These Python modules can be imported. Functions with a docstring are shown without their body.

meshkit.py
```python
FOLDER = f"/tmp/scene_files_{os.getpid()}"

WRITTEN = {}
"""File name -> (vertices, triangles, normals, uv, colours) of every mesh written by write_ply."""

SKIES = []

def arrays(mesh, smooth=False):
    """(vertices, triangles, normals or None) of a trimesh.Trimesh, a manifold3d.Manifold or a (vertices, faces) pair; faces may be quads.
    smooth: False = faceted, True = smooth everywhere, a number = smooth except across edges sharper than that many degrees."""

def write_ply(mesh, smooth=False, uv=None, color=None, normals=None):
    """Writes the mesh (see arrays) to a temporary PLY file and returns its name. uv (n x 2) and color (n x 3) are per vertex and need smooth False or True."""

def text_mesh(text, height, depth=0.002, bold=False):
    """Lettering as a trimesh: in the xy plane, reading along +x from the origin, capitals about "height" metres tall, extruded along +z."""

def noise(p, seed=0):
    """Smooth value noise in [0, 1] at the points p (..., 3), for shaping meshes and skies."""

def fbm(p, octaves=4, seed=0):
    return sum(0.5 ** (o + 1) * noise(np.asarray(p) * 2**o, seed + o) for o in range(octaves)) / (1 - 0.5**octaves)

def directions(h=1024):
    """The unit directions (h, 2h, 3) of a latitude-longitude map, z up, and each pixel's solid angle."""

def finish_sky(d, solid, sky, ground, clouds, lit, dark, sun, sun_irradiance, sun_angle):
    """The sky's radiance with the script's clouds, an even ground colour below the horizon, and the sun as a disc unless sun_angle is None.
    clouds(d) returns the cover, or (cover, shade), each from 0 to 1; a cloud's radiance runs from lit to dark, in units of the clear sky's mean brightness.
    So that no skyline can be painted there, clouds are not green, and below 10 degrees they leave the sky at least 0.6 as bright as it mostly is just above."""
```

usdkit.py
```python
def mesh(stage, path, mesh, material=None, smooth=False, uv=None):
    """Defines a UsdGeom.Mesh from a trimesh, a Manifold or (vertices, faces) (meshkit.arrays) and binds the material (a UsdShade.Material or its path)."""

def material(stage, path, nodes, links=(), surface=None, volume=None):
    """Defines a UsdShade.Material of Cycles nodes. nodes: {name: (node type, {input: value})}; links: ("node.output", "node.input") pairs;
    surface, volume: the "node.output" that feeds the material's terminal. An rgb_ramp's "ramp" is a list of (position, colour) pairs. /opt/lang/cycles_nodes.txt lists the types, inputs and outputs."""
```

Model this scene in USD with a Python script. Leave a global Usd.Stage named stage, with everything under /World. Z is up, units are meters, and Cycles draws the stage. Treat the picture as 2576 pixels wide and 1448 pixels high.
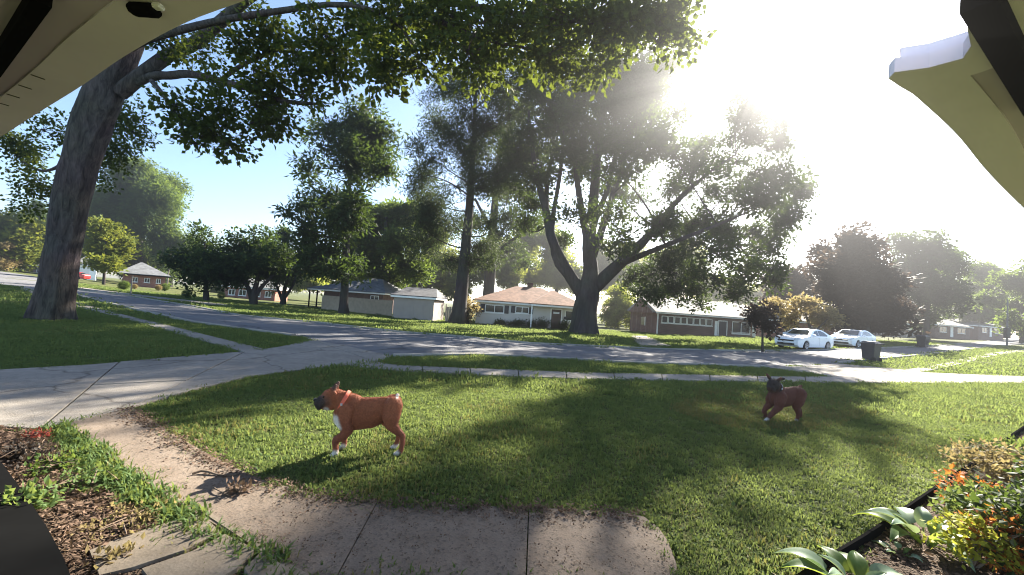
import math
import numpy as np, trimesh, shapely
from shapely.geometry import Polygon, Point, LineString
import manifold3d as m3
from manifold3d import Manifold
from scipy.interpolate import PchipInterpolator
from scipy.spatial import Delaunay
import usdkit, meshkit
from pxr import Usd, UsdGeom, UsdLux, UsdShade, Gf, Sdf, Vt

stage = Usd.Stage.CreateInMemory()
UsdGeom.SetStageUpAxis(stage, 'Z'); UsdGeom.SetStageMetersPerUnit(stage, 1.0)
UsdGeom.Xform.Define(stage, '/World'); UsdGeom.Scope.Define(stage, '/World/Looks')

# ------------------------------------------------------------------ camera, sky, sun, exposure
F = 1000.0                      # focal length in photo pixels (photo measured 2576 wide)
EYE = np.array([0, 0, 1.55]); PITCH = math.atan(44 / F); ROLL = math.radians(4.0)
_fw = np.array([0, math.cos(PITCH), math.sin(PITCH)]); _u0 = np.array([0, -math.sin(PITCH), math.cos(PITCH)]); _r0 = np.array([1.0, 0, 0])
RT = math.cos(ROLL) * _r0 + math.sin(ROLL) * _u0; UP = -math.sin(ROLL) * _r0 + math.cos(ROLL) * _u0
cam = UsdGeom.Camera.Define(stage, '/World/camera')
cam.AddTransformOp().Set(Gf.Matrix4d(*[float(x) for r in (np.r_[RT, 0], np.r_[UP, 0], np.r_[-_fw, 0], np.r_[EYE, 1]) for x in r]))
cam.CreateHorizontalApertureAttr(36.0); cam.CreateFocalLengthAttr(36.0 * F / 2576); cam.CreateFStopAttr(0.0)
cam.CreateClippingRangeAttr(Gf.Vec2f(0.05, 5000)); cam.CreateExposureAttr(2.55)

def ray(px, py):
    return _fw + (px - 1288) / F * RT - (py - 724) / F * UP

SUN = ray(1930, 150); SUN = SUN / np.linalg.norm(SUN)
SUN_EL = math.asin(SUN[2]); SUN_ROT = math.atan2(SUN[0], SUN[1])
skym = usdkit.material(stage, '/World/Looks/sky_light', {
    'sky': ('sky_texture', {'sky_type': 'single_scattering', 'sun_disc': False, 'sun_elevation': SUN_EL, 'sun_rotation': SUN_ROT, 'altitude': 100.0, 'air_density': 1.0, 'aerosol_density': 1.0, 'ozone_density': 3.0}),
    'bg': ('background_shader', {'strength': 0.05})}, [('sky.color', 'bg.color')], surface='bg.background')
dome = UsdLux.DomeLight.Define(stage, '/World/sky')
dome.GetPrim().SetCustomDataByKey('kind', 'structure')
UsdShade.MaterialBindingAPI.Apply(dome.GetPrim()).Bind(skym)
sun = UsdLux.DistantLight.Define(stage, '/World/sun')
sun.CreateIntensityAttr(1.25); sun.CreateAngleAttr(0.5); sun.CreateNormalizeAttr(True); sun.CreateColorAttr(Gf.Vec3f(1.0, 0.93, 0.80))
_sx = np.cross([0, 0, 1], SUN); _sx /= np.linalg.norm(_sx); _sy = np.cross(SUN, _sx)
sun.AddTransformOp().Set(Gf.Matrix4d(*[float(x) for r in (np.r_[_sx, 0], np.r_[_sy, 0], np.r_[SUN, 0], [0, 0, 50, 1]) for x in r]))

# ------------------------------------------------------------------ helpers
rng = np.random.default_rng(7)
_res = PchipInterpolator([-1.6, -1, -.7, -.3, 0, .28, .41, .55, .68, .83, 1, 1.6], [-26, -18, 0, 13, 16, 15, 9, 4, -5, -10, -15, -28])

def terr(x, y):
    x = np.asarray(x, float); y = np.asarray(y, float)
    yy = np.clip(y, 4, None); w = np.clip(x / yy / 1.288, -1.6, 1.6)
    g = np.clip((yy - 7) / 20, 0, 1); g = g * g * (3 - 2 * g)
    return -np.minimum(yy, 130) / F * _res(w) * g

_T = np.geomspace(1.2, 220, 900)
def G(px, py, off=0.0):
    """the point of the ground seen at a photo pixel"""
    d = ray(px, py); p = EYE + _T[:, None] * d
    h = p[:, 2] - terr(p[:, 0], p[:, 1])
    k = np.nonzero(h < 0)[0]
    if not len(k): t = _T[-1]
    else:
        k = k[0]; a, b = _T[max(k - 1, 0)], _T[k]
        for _ in range(40):
            t = (a + b) / 2; q = EYE + t * d
            if q[2] - terr(q[0], q[1]) < 0: b = t
            else: a = t
    q = EYE + t * d; q[2] = terr(q[0], q[1]) + off
    return q

def D(px, py, y):
    """the point at distance y (along +Y) seen at a photo pixel"""
    d = ray(px, py); return EYE + d * (y / d[1])

_used = set()
def numbered(parent, name):
    p = f'{parent}/{name}'; k = 0
    while p in _used:
        k += 1; p = f'{parent}/{name}_{k:03d}'
    _used.add(p); return p

def tag(prim, label=None, cat=None, group=None, kind=None):
    for k, v in (('label', label), ('category', cat), ('group', group), ('kind', kind)):
        if v: prim.SetCustomDataByKey(k, v)
    return prim

class Thing:
    def __init__(s, name, label=None, cat=None, loc=(0, 0, 0), rotz=0.0, group=None, kind=None):
        s.path = numbered('/World', name); s.loc = np.asarray(loc, float); s.rotz = rotz
        x = UsdGeom.Xform.Define(stage, s.path); x.AddTranslateOp().Set(Gf.Vec3d(*map(float, loc)))
        if rotz: x.AddRotateZOp().Set(math.degrees(rotz))
        s.prim = tag(x.GetPrim(), label, cat, group, kind)

def V(m):
    v, f, _ = meshkit.arrays(m, False); return v, f

def join(ms):
    vs, fs, n = [], [], 0
    for m in ms:
        v, f = V(m); vs.append(v); fs.append(f + n); n += len(v)
    return np.vstack(vs), np.vstack(fs)

def part(t, name, m, mat, smooth=False, local=False, label=None, kind=None, under=None):
    """a mesh under a thing (or under a part of it); world coordinates unless local"""
    v, f = V(m)
    if not local: v = v - t.loc
    path = numbered(under or t.path, name)
    me = usdkit.mesh(stage, path, (v, f), mat, smooth=smooth)
    tag(me.GetPrim(), label, None, None, kind)
    return path

def solo(name, m, mat, label=None, cat=None, group=None, kind=None, smooth=False):
    path = numbered('/World', name)
    me = usdkit.mesh(stage, path, V(m), mat, smooth=smooth)
    return tag(me.GetPrim(), label, cat, group, kind)

def scatter(path, proto, mat, pos, quat, scale, kind='stuff', smooth=False):
    """a PointInstancer of one prototype; quat as (n,4) wxyz"""
    pi = UsdGeom.PointInstancer.Define(stage, path)
    usdkit.mesh(stage, path + '/prototype', proto, mat, smooth=smooth)
    pi.CreatePrototypesRel().SetTargets([path + '/prototype'])
    n = len(pos); scale = np.asarray(scale, np.float32)
    if scale.ndim == 1: scale = np.repeat(scale[:, None], 3, 1)
    pi.CreateProtoIndicesAttr(Vt.IntArray.FromNumpy(np.zeros(n, np.int32)))
    pi.CreatePositionsAttr(Vt.Vec3fArray.FromNumpy(np.asarray(pos, np.float32)))
    q = np.asarray(quat, np.float32)
    pi.CreateOrientationsAttr(Vt.QuathArray([Gf.Quath(float(a), float(b), float(c), float(d)) for a, b, c, d in q]))
    pi.CreateScalesAttr(Vt.Vec3fArray.FromNumpy(scale))
    tag(pi.GetPrim(), kind=kind)
    return pi.GetPrim()

def quats(n, r, tilt=0.5):
    """random turn about z, then a random tilt"""
    a = r.uniform(0, 2 * np.pi, n) / 2; b = r.normal(0, tilt, n) / 2; c = r.uniform(0, 2 * np.pi, n)
    qz = np.stack([np.cos(a), 0 * a, 0 * a, np.sin(a)], 1)
    qt = np.stack([np.cos(b), np.sin(b) * np.cos(c), np.sin(b) * np.sin(c), 0 * b], 1)
    w1, x1, y1, z1 = qt.T; w2, x2, y2, z2 = qz.T
    return np.stack([w1*w2 - x1*x2 - y1*y2 - z1*z2, w1*x2 + x1*w2 + y1*z2 - z1*y2, w1*y2 - x1*z2 + y1*w2 + z1*x2, w1*z2 + x1*y2 - y1*x2 + z1*w2], 1)

def tube(pts, rad, sides=8, cap=True):
    p = np.asarray(pts, float); n = len(p); rad = np.broadcast_to(np.asarray(rad, float), (n,))
    t = np.gradient(p, axis=0); t /= np.linalg.norm(t, axis=1, keepdims=True) + 1e-12
    a = np.cross(t[0], [0, 0, 1.0] if abs(t[0][2]) < .9 else [1.0, 0, 0]); a /= np.linalg.norm(a)
    vs = []
    ang = np.arange(sides) * 2 * np.pi / sides
    for i in range(n):
        a = a - t[i] * (a @ t[i]); a /= np.linalg.norm(a) + 1e-12; b = np.cross(t[i], a)
        vs.append(p[i] + rad[i] * (np.cos(ang)[:, None] * a + np.sin(ang)[:, None] * b))
    v = np.vstack(vs); f = []
    for i in range(n - 1):
        for j in range(sides):
            k = (j + 1) % sides; A, B, C, E = i*sides + j, i*sides + k, (i+1)*sides + k, (i+1)*sides + j
            f += [(A, B, C), (A, C, E)]
    if cap:
        for j in range(1, sides - 1):
            f.append((0, j + 1, j)); o = (n - 1) * sides; f.append((o, o + j, o + j + 1))
    return v, np.array(f)

def smooth_path(pts, n=14):
    p = np.asarray(pts, float)
    if len(p) < 3: return np.linspace(p[0], p[-1], n)
    s = np.r_[0, np.cumsum(np.linalg.norm(np.diff(p, axis=0), axis=1))]
    return PchipInterpolator(s, p, axis=0)(np.linspace(0, s[-1], n))

def box(x0, x1, y0, y1, z0, z1):
    m = trimesh.creation.box([x1 - x0, y1 - y0, z1 - z0]); m.apply_translation([(x0 + x1) / 2, (y0 + y1) / 2, (z0 + z1) / 2]); return m

def rbox(sx, sy, sz, r=0.02, seg=8):
    s = Manifold.sphere(r, seg); return Manifold.batch_hull([s.translate([a * (sx/2 - r), b * (sy/2 - r), c * (sz/2 - r)]) for a in (-1, 1) for b in (-1, 1) for c in (-1, 1)])

def lathe(prof, n=20):
    return trimesh.creation.revolve(np.array(prof, float), sections=n)

def prism(poly, h):
    return trimesh.creation.extrude_polygon(poly if isinstance(poly, Polygon) else Polygon(poly), h, engine='earcut')

def ground_poly(pxs):
    return Polygon([G(*p)[:2] for p in pxs]).buffer(0)

def drape(poly, off, size=0.8, skirt=0.12):
    """a slab that lies on the ground: top off above it, sides going down"""
    polys = getattr(poly, 'geoms', [poly]); out = []
    for g in polys:
        if g.area < 1e-4: continue
        c0 = np.array(g.exterior.coords); ring = [c0[0]]
        for p, q in zip(c0[:-1], c0[1:]):
            L = np.linalg.norm(q - p); k = max(1, int(np.ceil(L / max(size * .5, .035 * np.linalg.norm((p + q) / 2)))))
            ring += [p + (q - p) * i / k for i in range(1, k + 1)]
        g = Polygon(ring)
        bx = g.bounds; far = max(np.hypot(*c0.T).min(), 3.0); inner = []
        for lo, hi in ((0, 20), (20, 60), (60, 600)):
            st = max(size, .06 * lo, .05 * far)
            X, Yy = np.meshgrid(np.arange(bx[0], bx[2], st), np.arange(bx[1], bx[3], st)); X, Yy = X.ravel(), Yy.ravel()
            r = np.hypot(X, Yy); k = (r >= lo) & (r < hi); X, Yy = X[k], Yy[k]
            if len(X):
                k = shapely.contains_xy(g.buffer(-st * .3), X, Yy); inner.append(np.c_[X[k], Yy[k]])
        v2 = np.vstack([np.array(ring)[:-1]] + inner)
        f = Delaunay(v2).simplices
        cen = v2[f].mean(1); f = f[shapely.contains_xy(g, cen[:, 0], cen[:, 1])]
        v = np.c_[v2, np.zeros(len(v2))]
        v[:, 2] = terr(v[:, 0], v[:, 1]) + off
        nrm = np.cross(v[f[:, 1]] - v[f[:, 0]], v[f[:, 2]] - v[f[:, 0]])[:, 2]
        f[nrm < 0] = f[nrm < 0][:, ::-1]
        out.append((v, f))
        for ringc in [g.exterior]:
            c = np.array(ringc.coords); n = len(c)
            zt = terr(c[:, 0], c[:, 1]) + off
            vv = np.vstack([np.c_[c, zt], np.c_[c, zt - skirt]]); i = np.arange(n - 1)
            out.append((vv, np.vstack([np.c_[i, i + 1, i + n], np.c_[i + 1, i + n + 1, i + n]])))
    return join(out)

# ------------------------------------------------------------------ materials
def mat(name, nodes, links, surface='p.BSDF', **k):
    return usdkit.material(stage, f'/World/Looks/{name}', nodes, links, surface=surface, **k)

def plain(name, col, rough=0.6, vary=0.15, scale=6.0, bump=0.0, bscale=60.0, metallic=0.0, spec=0.4, coat=0.0):
    c = np.array(col)
    nodes = {'g': ('geometry', {}), 'n': ('noise_texture', {'scale': scale, 'detail': 6.0, 'roughness': 0.6}),
             'r': ('rgb_ramp', {'ramp': [(0.25, tuple(c * (1 - vary))), (0.75, tuple(np.minimum(c * (1 + vary), 1)))]}),
             'p': ('principled_bsdf', {'roughness': rough, 'metallic': metallic, 'specular_ior_level': spec, 'coat_weight': coat})}
    links = [('g.position', 'n.vector'), ('n.fac', 'r.fac'), ('r.color', 'p.base_color')]
    if bump:
        nodes |= {'n2': ('noise_texture', {'scale': bscale, 'detail': 4.0}), 'b': ('bump', {'strength': 1.0, 'distance': bump})}
        links += [('g.position', 'n2.vector'), ('n2.fac', 'b.height'), ('b.normal', 'p.normal')]
    return mat(name, nodes, links)

def leaf(name, c1, c2, trans, tmix=0.4, rough=0.62):
    nodes = {'o': ('object_info', {}), 'g': ('geometry', {}), 'n': ('noise_texture', {'scale': 0.7, 'detail': 2.0}),
             'm': ('math', {'math_type': 'multiply_add', 'value2': 0.55}), 'ni': ('math', {'math_type': 'multiply', 'value2': 0.45}),
             'i': ('math', {'math_type': 'multiply_add', 'value2': 0.0, 'value3': 0.0}),
             'r': ('rgb_ramp', {'ramp': [(0.2, c1), (0.8, c2)]}), 't': ('rgb_ramp', {'ramp': [(0.2, tuple(np.array(trans) * .75)), (0.8, tuple(np.array(trans) * 1.2))]}),
             'p': ('principled_bsdf', {'roughness': rough, 'specular_ior_level': 0.12}), 'tr': ('translucent_bsdf', {}), 'x': ('mix_closure', {'fac': tmix})}
    links = [('g.position', 'n.vector'), ('n.fac', 'ni.value1'), ('g.random_per_island', 'm.value1'), ('ni.value', 'm.value3'),
             ('m.value', 'r.fac'), ('m.value', 't.fac'), ('r.color', 'p.base_color'), ('t.color', 'tr.color'), ('p.BSDF', 'x.closure1'), ('tr.BSDF', 'x.closure2')]
    del nodes['o'], nodes['i']
    return mat(name, nodes, links, surface='x.closure')

def bark(name, c1, c2, scale=5.0, bump=0.03):
    return mat(name, {'g': ('geometry', {}), 'mp': ('mapping', {'scale': (scale, scale, scale * .22)}), 'n': ('noise_texture', {'scale': 1.0, 'detail': 8.0, 'roughness': 0.65, 'distortion': 0.8}),
        'n2': ('noise_texture', {'scale': 0.6, 'detail': 3.0}), 'r': ('rgb_ramp', {'ramp': [(0.3, c1), (0.7, c2)]}), 'mx': ('mix_color', {'blend_type': 'multiply', 'fac': 0.5}),
        'b': ('bump', {'distance': bump}), 'p': ('principled_bsdf', {'roughness': 0.9, 'specular_ior_level': 0.15})},
        [('g.position', 'mp.vector'), ('mp.vector', 'n.vector'), ('g.position', 'n2.vector'), ('n.fac', 'r.fac'), ('r.color', 'mx.a'), ('n2.color', 'mx.b'), ('mx.result', 'p.base_color'), ('n.fac', 'b.height'), ('b.normal', 'p.normal')])

def concrete(name, base, speck=0.0, stain=0.35, bump=0.004, crack=0.0):
    b = np.array(base)
    return mat(name, {'g': ('geometry', {}), 'n': ('noise_texture', {'scale': 0.55, 'detail': 7.0, 'roughness': 0.62}), 'n2': ('noise_texture', {'scale': 9.0, 'detail': 5.0}),
        'v': ('voronoi_texture', {'scale': 70.0}), 'r': ('rgb_ramp', {'ramp': [(0.3, tuple(b * (1 - stain))), (0.55, tuple(b)), (0.8, tuple(b * 1.12))]}),
        'r2': ('rgb_ramp', {'ramp': [(0.3, (.78, .76, .73)), (0.7, (1.0, 1.0, 1.0))]}), 'm': ('mix_color', {'blend_type': 'multiply', 'fac': 0.9}),
        'vr': ('rgb_ramp', {'ramp': [(0.0, (.45, .42, .38)), (0.35, (1, 1, 1)), (0.8, (1.15, 1.1, 1.05))]}), 'm2': ('mix_color', {'blend_type': 'multiply', 'fac': speck, 'use_clamp_result': False}),
        'wn': ('noise_texture', {'scale': 1.2, 'detail': 5.0}), 'wv': ('vector_math', {'math_type': 'multiply_add', 'vector2': (.9, .9, 0)}), 'cv': ('voronoi_texture', {'scale': .33, 'feature': 'distance_to_edge'}),
        'cr': ('rgb_ramp', {'ramp': [(0.0, (.38, .36, .34)), (0.012, (1, 1, 1)), (1.0, (1, 1, 1))]}), 'm3': ('mix_color', {'blend_type': 'multiply', 'fac': crack}),
        'b': ('bump', {'distance': bump}), 'p': ('principled_bsdf', {'roughness': 0.9, 'specular_ior_level': 0.2})},
        [('wn.color', 'wv.vector1'), ('g.position', 'wv.vector3'), ('wv.vector', 'cv.vector'), ('cv.distance', 'cr.fac'), ('m2.result', 'm3.a'), ('cr.color', 'm3.b'), ('g.position', 'n.vector'), ('g.position', 'n2.vector'), ('g.position', 'v.vector'), ('n.fac', 'r.fac'), ('n2.fac', 'r2.fac'), ('r.color', 'm.a'), ('r2.color', 'm.b'),
         ('v.color', 'vr.fac'), ('m.result', 'm2.a'), ('vr.color', 'm2.b'), ('m3.result', 'p.base_color'), ('v.distance', 'b.height'), ('b.normal', 'p.normal')])

def brickwork(name, c1, c2, mortar, rot=0.0):
    return mat(name, {'g': ('geometry', {}), 'mp': ('mapping', {'rotation': (math.pi / 2, 0, rot)}), 'mp2': ('mapping', {'rotation': (0, 0, -rot)}), 'mp3': ('mapping', {'rotation': (-math.pi / 2, 0, 0)}),
        'b': ('brick_texture', {'scale': 1.0, 'color1': c1, 'color2': c2, 'mortar': mortar, 'mortar_size': 0.008, 'brick_width': 0.22, 'row_height': 0.075}),
        'n': ('noise_texture', {'scale': 1.5, 'detail': 6.0}), 'r': ('rgb_ramp', {'ramp': [(0.3, (.7, .7, .7)), (0.7, (1, 1, 1))]}), 'm': ('mix_color', {'blend_type': 'multiply', 'fac': 1.0}),
        'p': ('principled_bsdf', {'roughness': 0.9, 'specular_ior_level': 0.2})},
        [('g.position', 'mp2.vector'), ('mp2.vector', 'mp3.vector'), ('mp3.vector', 'b.vector'), ('g.position', 'n.vector'), ('n.fac', 'r.fac'), ('b.color', 'm.a'), ('r.color', 'm.b'), ('m.result', 'p.base_color')])

def shingle(name, base):
    b = np.array(base)
    return mat(name, {'g': ('geometry', {}), 'mp': ('mapping', {'scale': (3.2, 3.2, 8.0)}), 'v': ('voronoi_texture', {'scale': 1.0}), 'n': ('noise_texture', {'scale': 0.8, 'detail': 5.0}),
        'r': ('rgb_ramp', {'ramp': [(0.0, tuple(b * .7)), (1.0, tuple(b * 1.25))]}), 'r2': ('rgb_ramp', {'ramp': [(0.3, (.72, .72, .72)), (0.7, (1.05, 1.05, 1.05))]}), 'm': ('mix_color', {'blend_type': 'multiply', 'fac': 1.0}),
        'p': ('principled_bsdf', {'roughness': 0.88, 'specular_ior_level': 0.25})},
        [('g.position', 'mp.vector'), ('mp.vector', 'v.vector'), ('v.color', 'r.fac'), ('g.position', 'n.vector'), ('n.fac', 'r2.fac'), ('r.color', 'm.a'), ('r2.color', 'm.b'), ('m.result', 'p.base_color')])

M = {}
M['soil'] = mat('lawn_ground', {'g': ('geometry', {}), 'n': ('noise_texture', {'scale': 0.35, 'detail': 8.0, 'roughness': 0.65}), 'n2': ('noise_texture', {'scale': 22.0, 'detail': 4.0}),
    'r': ('rgb_ramp', {'ramp': [(0.30, (.060, .075, .026)), (0.5, (.095, .110, .036)), (0.72, (.15, .14, .055))]}), 'r2': ('rgb_ramp', {'ramp': [(0.3, (.45, .45, .45)), (0.7, (1.1, 1.1, 1.1))]}),
    'm': ('mix_color', {'blend_type': 'multiply', 'fac': 1.0, 'use_clamp_result': False}), 'b': ('bump', {'distance': 0.05}), 'p': ('principled_bsdf', {'roughness': 1.0, 'specular_ior_level': 0.1})},
    [('g.position', 'n.vector'), ('g.position', 'n2.vector'), ('n.fac', 'r.fac'), ('n2.fac', 'r2.fac'), ('r.color', 'm.a'), ('r2.color', 'm.b'), ('m.result', 'p.base_color'), ('n2.fac', 'b.height'), ('b.normal', 'p.normal')])
M['asphalt'] = concrete('asphalt', (.155, .155, .165), speck=.5, stain=.3, crack=.8)
M['concrete'] = concrete('driveway_concrete', (.27, .245, .215), speck=.35, stain=.30, crack=.8)
M['kerb'] = concrete('kerb_concrete', (.30, .28, .25), speck=.3, stain=.35)
M['walk'] = concrete('walk_concrete', (.185, .148, .118), speck=.8, stain=.22, bump=.0015)
M['mulch'] = concrete('mulch_bed', (.11, .075, .05), speck=.8, stain=.5, bump=.03)
M['stone'] = concrete('flagstone', (.24, .20, .155), speck=.25, stain=.45, bump=.001)
M['grass'] = leaf('grass_blade', (.085, .125, .040), (.170, .205, .072), (.30, .37, .10), .40, .85)
M['grass_dry'] = leaf('grass_dry_blade', (.16, .14, .05), (.22, .21, .08), (.30, .30, .08), .35, .6)
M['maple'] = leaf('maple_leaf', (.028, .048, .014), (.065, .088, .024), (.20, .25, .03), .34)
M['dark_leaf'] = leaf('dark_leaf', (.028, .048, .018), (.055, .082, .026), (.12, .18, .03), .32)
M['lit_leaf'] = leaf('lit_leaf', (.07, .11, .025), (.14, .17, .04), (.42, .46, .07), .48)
M['pine'] = leaf('needle_leaf', (.030, .050, .026), (.055, .078, .036), (.12, .16, .05), .3)
M['green'] = leaf('green_leaf', (.045, .080, .020), (.095, .140, .032), (.22, .30, .05), .38)
M['yellow_green'] = leaf('yellow_green_leaf', (.10, .13, .020), (.17, .17, .03), (.30, .32, .04), .35)
M['tan_leaf'] = leaf('tan_leaf', (.20, .15, .07), (.33, .26, .13), (.45, .36, .15), .4)
M['purple_leaf'] = leaf('purple_leaf', (.036, .030, .026), (.066, .050, .040), (.11, .075, .05), .3)
M['orange_leaf'] = leaf('orange_leaf', (.45, .13, .03), (.55, .27, .05), (.6, .25, .05), .35)
M['bed_yellow'] = leaf('bed_yellow_leaf', (.30, .30, .04), (.42, .40, .07), (.5, .5, .06), .35)
M['hosta'] = leaf('hosta_leaf', (.10, .17, .06), (.16, .24, .09), (.45, .55, .08), .4, .4)
M['hosta_pale'] = leaf('hosta_pale_leaf', (.22, .30, .20), (.34, .42, .30), (.4, .5, .2), .25, .35)
M['weed'] = leaf('weed_leaf', (.075, .125, .04), (.16, .21, .075), (.28, .35, .08), .35)
M['red_leaf'] = leaf('red_leaf', (.25, .05, .04), (.35, .10, .07), (.4, .1, .05), .3)
M['litter'] = leaf('litter_leaf', (.13, .085, .06), (.32, .23, .16), (.2, .13, .07), .15, .8)
M['bark'] = bark('maple_bark', (.022, .019, .017), (.125, .108, .096), 9.0, .09)
M['bark_far'] = bark('tree_bark', (.030, .026, .024), (.075, .066, .060), 3.0, .05)
M['twig'] = plain('dry_twig', (.13, .09, .06), .9)
M['brick_red'] = brickwork('red_brick', (.30, .09, .055), (.22, .07, .045), (.33, .28, .24))
M['brick_brown'] = brickwork('brown_brick', (.13, .065, .05), (.10, .05, .042), (.20, .17, .15))
M['cream'] = plain('cream_siding', (.48, .44, .40), .7, .06, 1.0)
M['white'] = plain('white_trim', (.72, .71, .68), .55, .05, 2.0)
M['garage_white'] = plain('garage_white', (.78, .78, .76), .6, .04, 2.0)
M['shed'] = plain('shed_siding', (.25, .21, .18), .75, .07, 1.5)
M['fence'] = plain('fence_board', (.30, .24, .18), .85, .2, 3.0, .004, 30)
M['roof_brown'] = shingle('brown_shingle', (.24, .14, .10))
M['roof_gray'] = shingle('gray_shingle', (.16, .165, .17))
M['roof_pale'] = shingle('pale_shingle', (.20, .20, .19))
M['roof_dark'] = shingle('dark_shingle', (.10, .10, .11))
M['glass'] = plain('window_glass', (.02, .022, .026), .06, .1, 1.0, spec=.6)
M['shutter'] = plain('dark_shutter', (.03, .03, .035), .6)
M['door'] = plain('brown_door', (.06, .035, .025), .5)
M['soffit'] = plain('porch_soffit', (.52, .45, .53), .75, .05, 2.0)
M['soffit_trim'] = plain('porch_trim', (.75, .69, .73), .6, .05, 3.0)
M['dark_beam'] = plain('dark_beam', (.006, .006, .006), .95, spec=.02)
M['black'] = plain('black_plastic', (.015, .015, .016), .45, .2, 8.0)
M['bin'] = plain('bin_plastic', (.022, .022, .026), .5, .2, 5.0)
M['edging'] = plain('bed_edging', (.010, .010, .010), 1.0, spec=.0)
M['car_white'] = plain('white_car_paint', (.74, .75, .77), .3, .02, 1.0, spec=.5, coat=.6)
M['car_red'] = plain('red_car_paint', (.45, .03, .03), .3, .03, 1.0, coat=.6)
M['tyre'] = plain('tyre_rubber', (.015, .015, .015), .85)
M['rim'] = plain('wheel_rim', (.42, .42, .44), .35, .05, metallic=.8)
M['lamp'] = plain('headlamp', (.55, .56, .58), .12, .05, spec=.7)
M['metal'] = plain('pole_metal', (.10, .10, .10), .5, .1, metallic=.4)
M['pole'] = plain('pole_wood', (.16, .14, .12), .9)
M['collar'] = plain('red_collar', (.55, .10, .05), .6)
M['eye'] = plain('dog_eye', (.01, .008, .006), .1)
M['nose'] = plain('dog_nose', (.008, .008, .008), .35)
M['coat'] = mat('dog_coat', {'a': ('attribute', {'attribute': 'coat'}), 'g': ('geometry', {}), 'n': ('noise_texture', {'scale': 60.0, 'detail': 4.0}), 'r': ('rgb_ramp', {'ramp': [(0.3, (.8, .8, .8)), (0.7, (1.1, 1.1, 1.1))]}),
    'm': ('mix_color', {'blend_type': 'multiply', 'fac': 1.0, 'use_clamp_result': False}), 'b': ('bump', {'distance': .003}), 'p': ('principled_bsdf', {'roughness': 0.75, 'specular_ior_level': 0.2, 'sheen_weight': .05})},
    [('g.position', 'n.vector'), ('n.fac', 'r.fac'), ('a.color', 'm.a'), ('r.color', 'm.b'), ('m.result', 'p.base_color'), ('n.fac', 'b.height'), ('b.normal', 'p.normal')])

# ------------------------------------------------------------------ ground, street, pavements
xs = np.unique(np.r_[-np.geomspace(40, 420, 22), np.linspace(-40, 40, 121), np.geomspace(40, 420, 22)])
ys = np.unique(np.r_[-np.geomspace(3, 60, 8), np.linspace(-3, 60, 110), np.geomspace(60, 600, 32)])
gx, gy = np.meshgrid(xs, ys, indexing='ij')
gv = np.stack([gx, gy, terr(gx, gy)], -1).reshape(-1, 3); ny = len(ys)
ii, jj = np.meshgrid(np.arange(len(xs) - 1), np.arange(ny - 1), indexing='ij'); q0 = (ii * ny + jj).ravel()
solo('ground', (gv, np.stack([q0, q0 + ny, q0 + ny + 1, q0 + 1], 1)), M['soil'], kind='structure', smooth=True)

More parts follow.
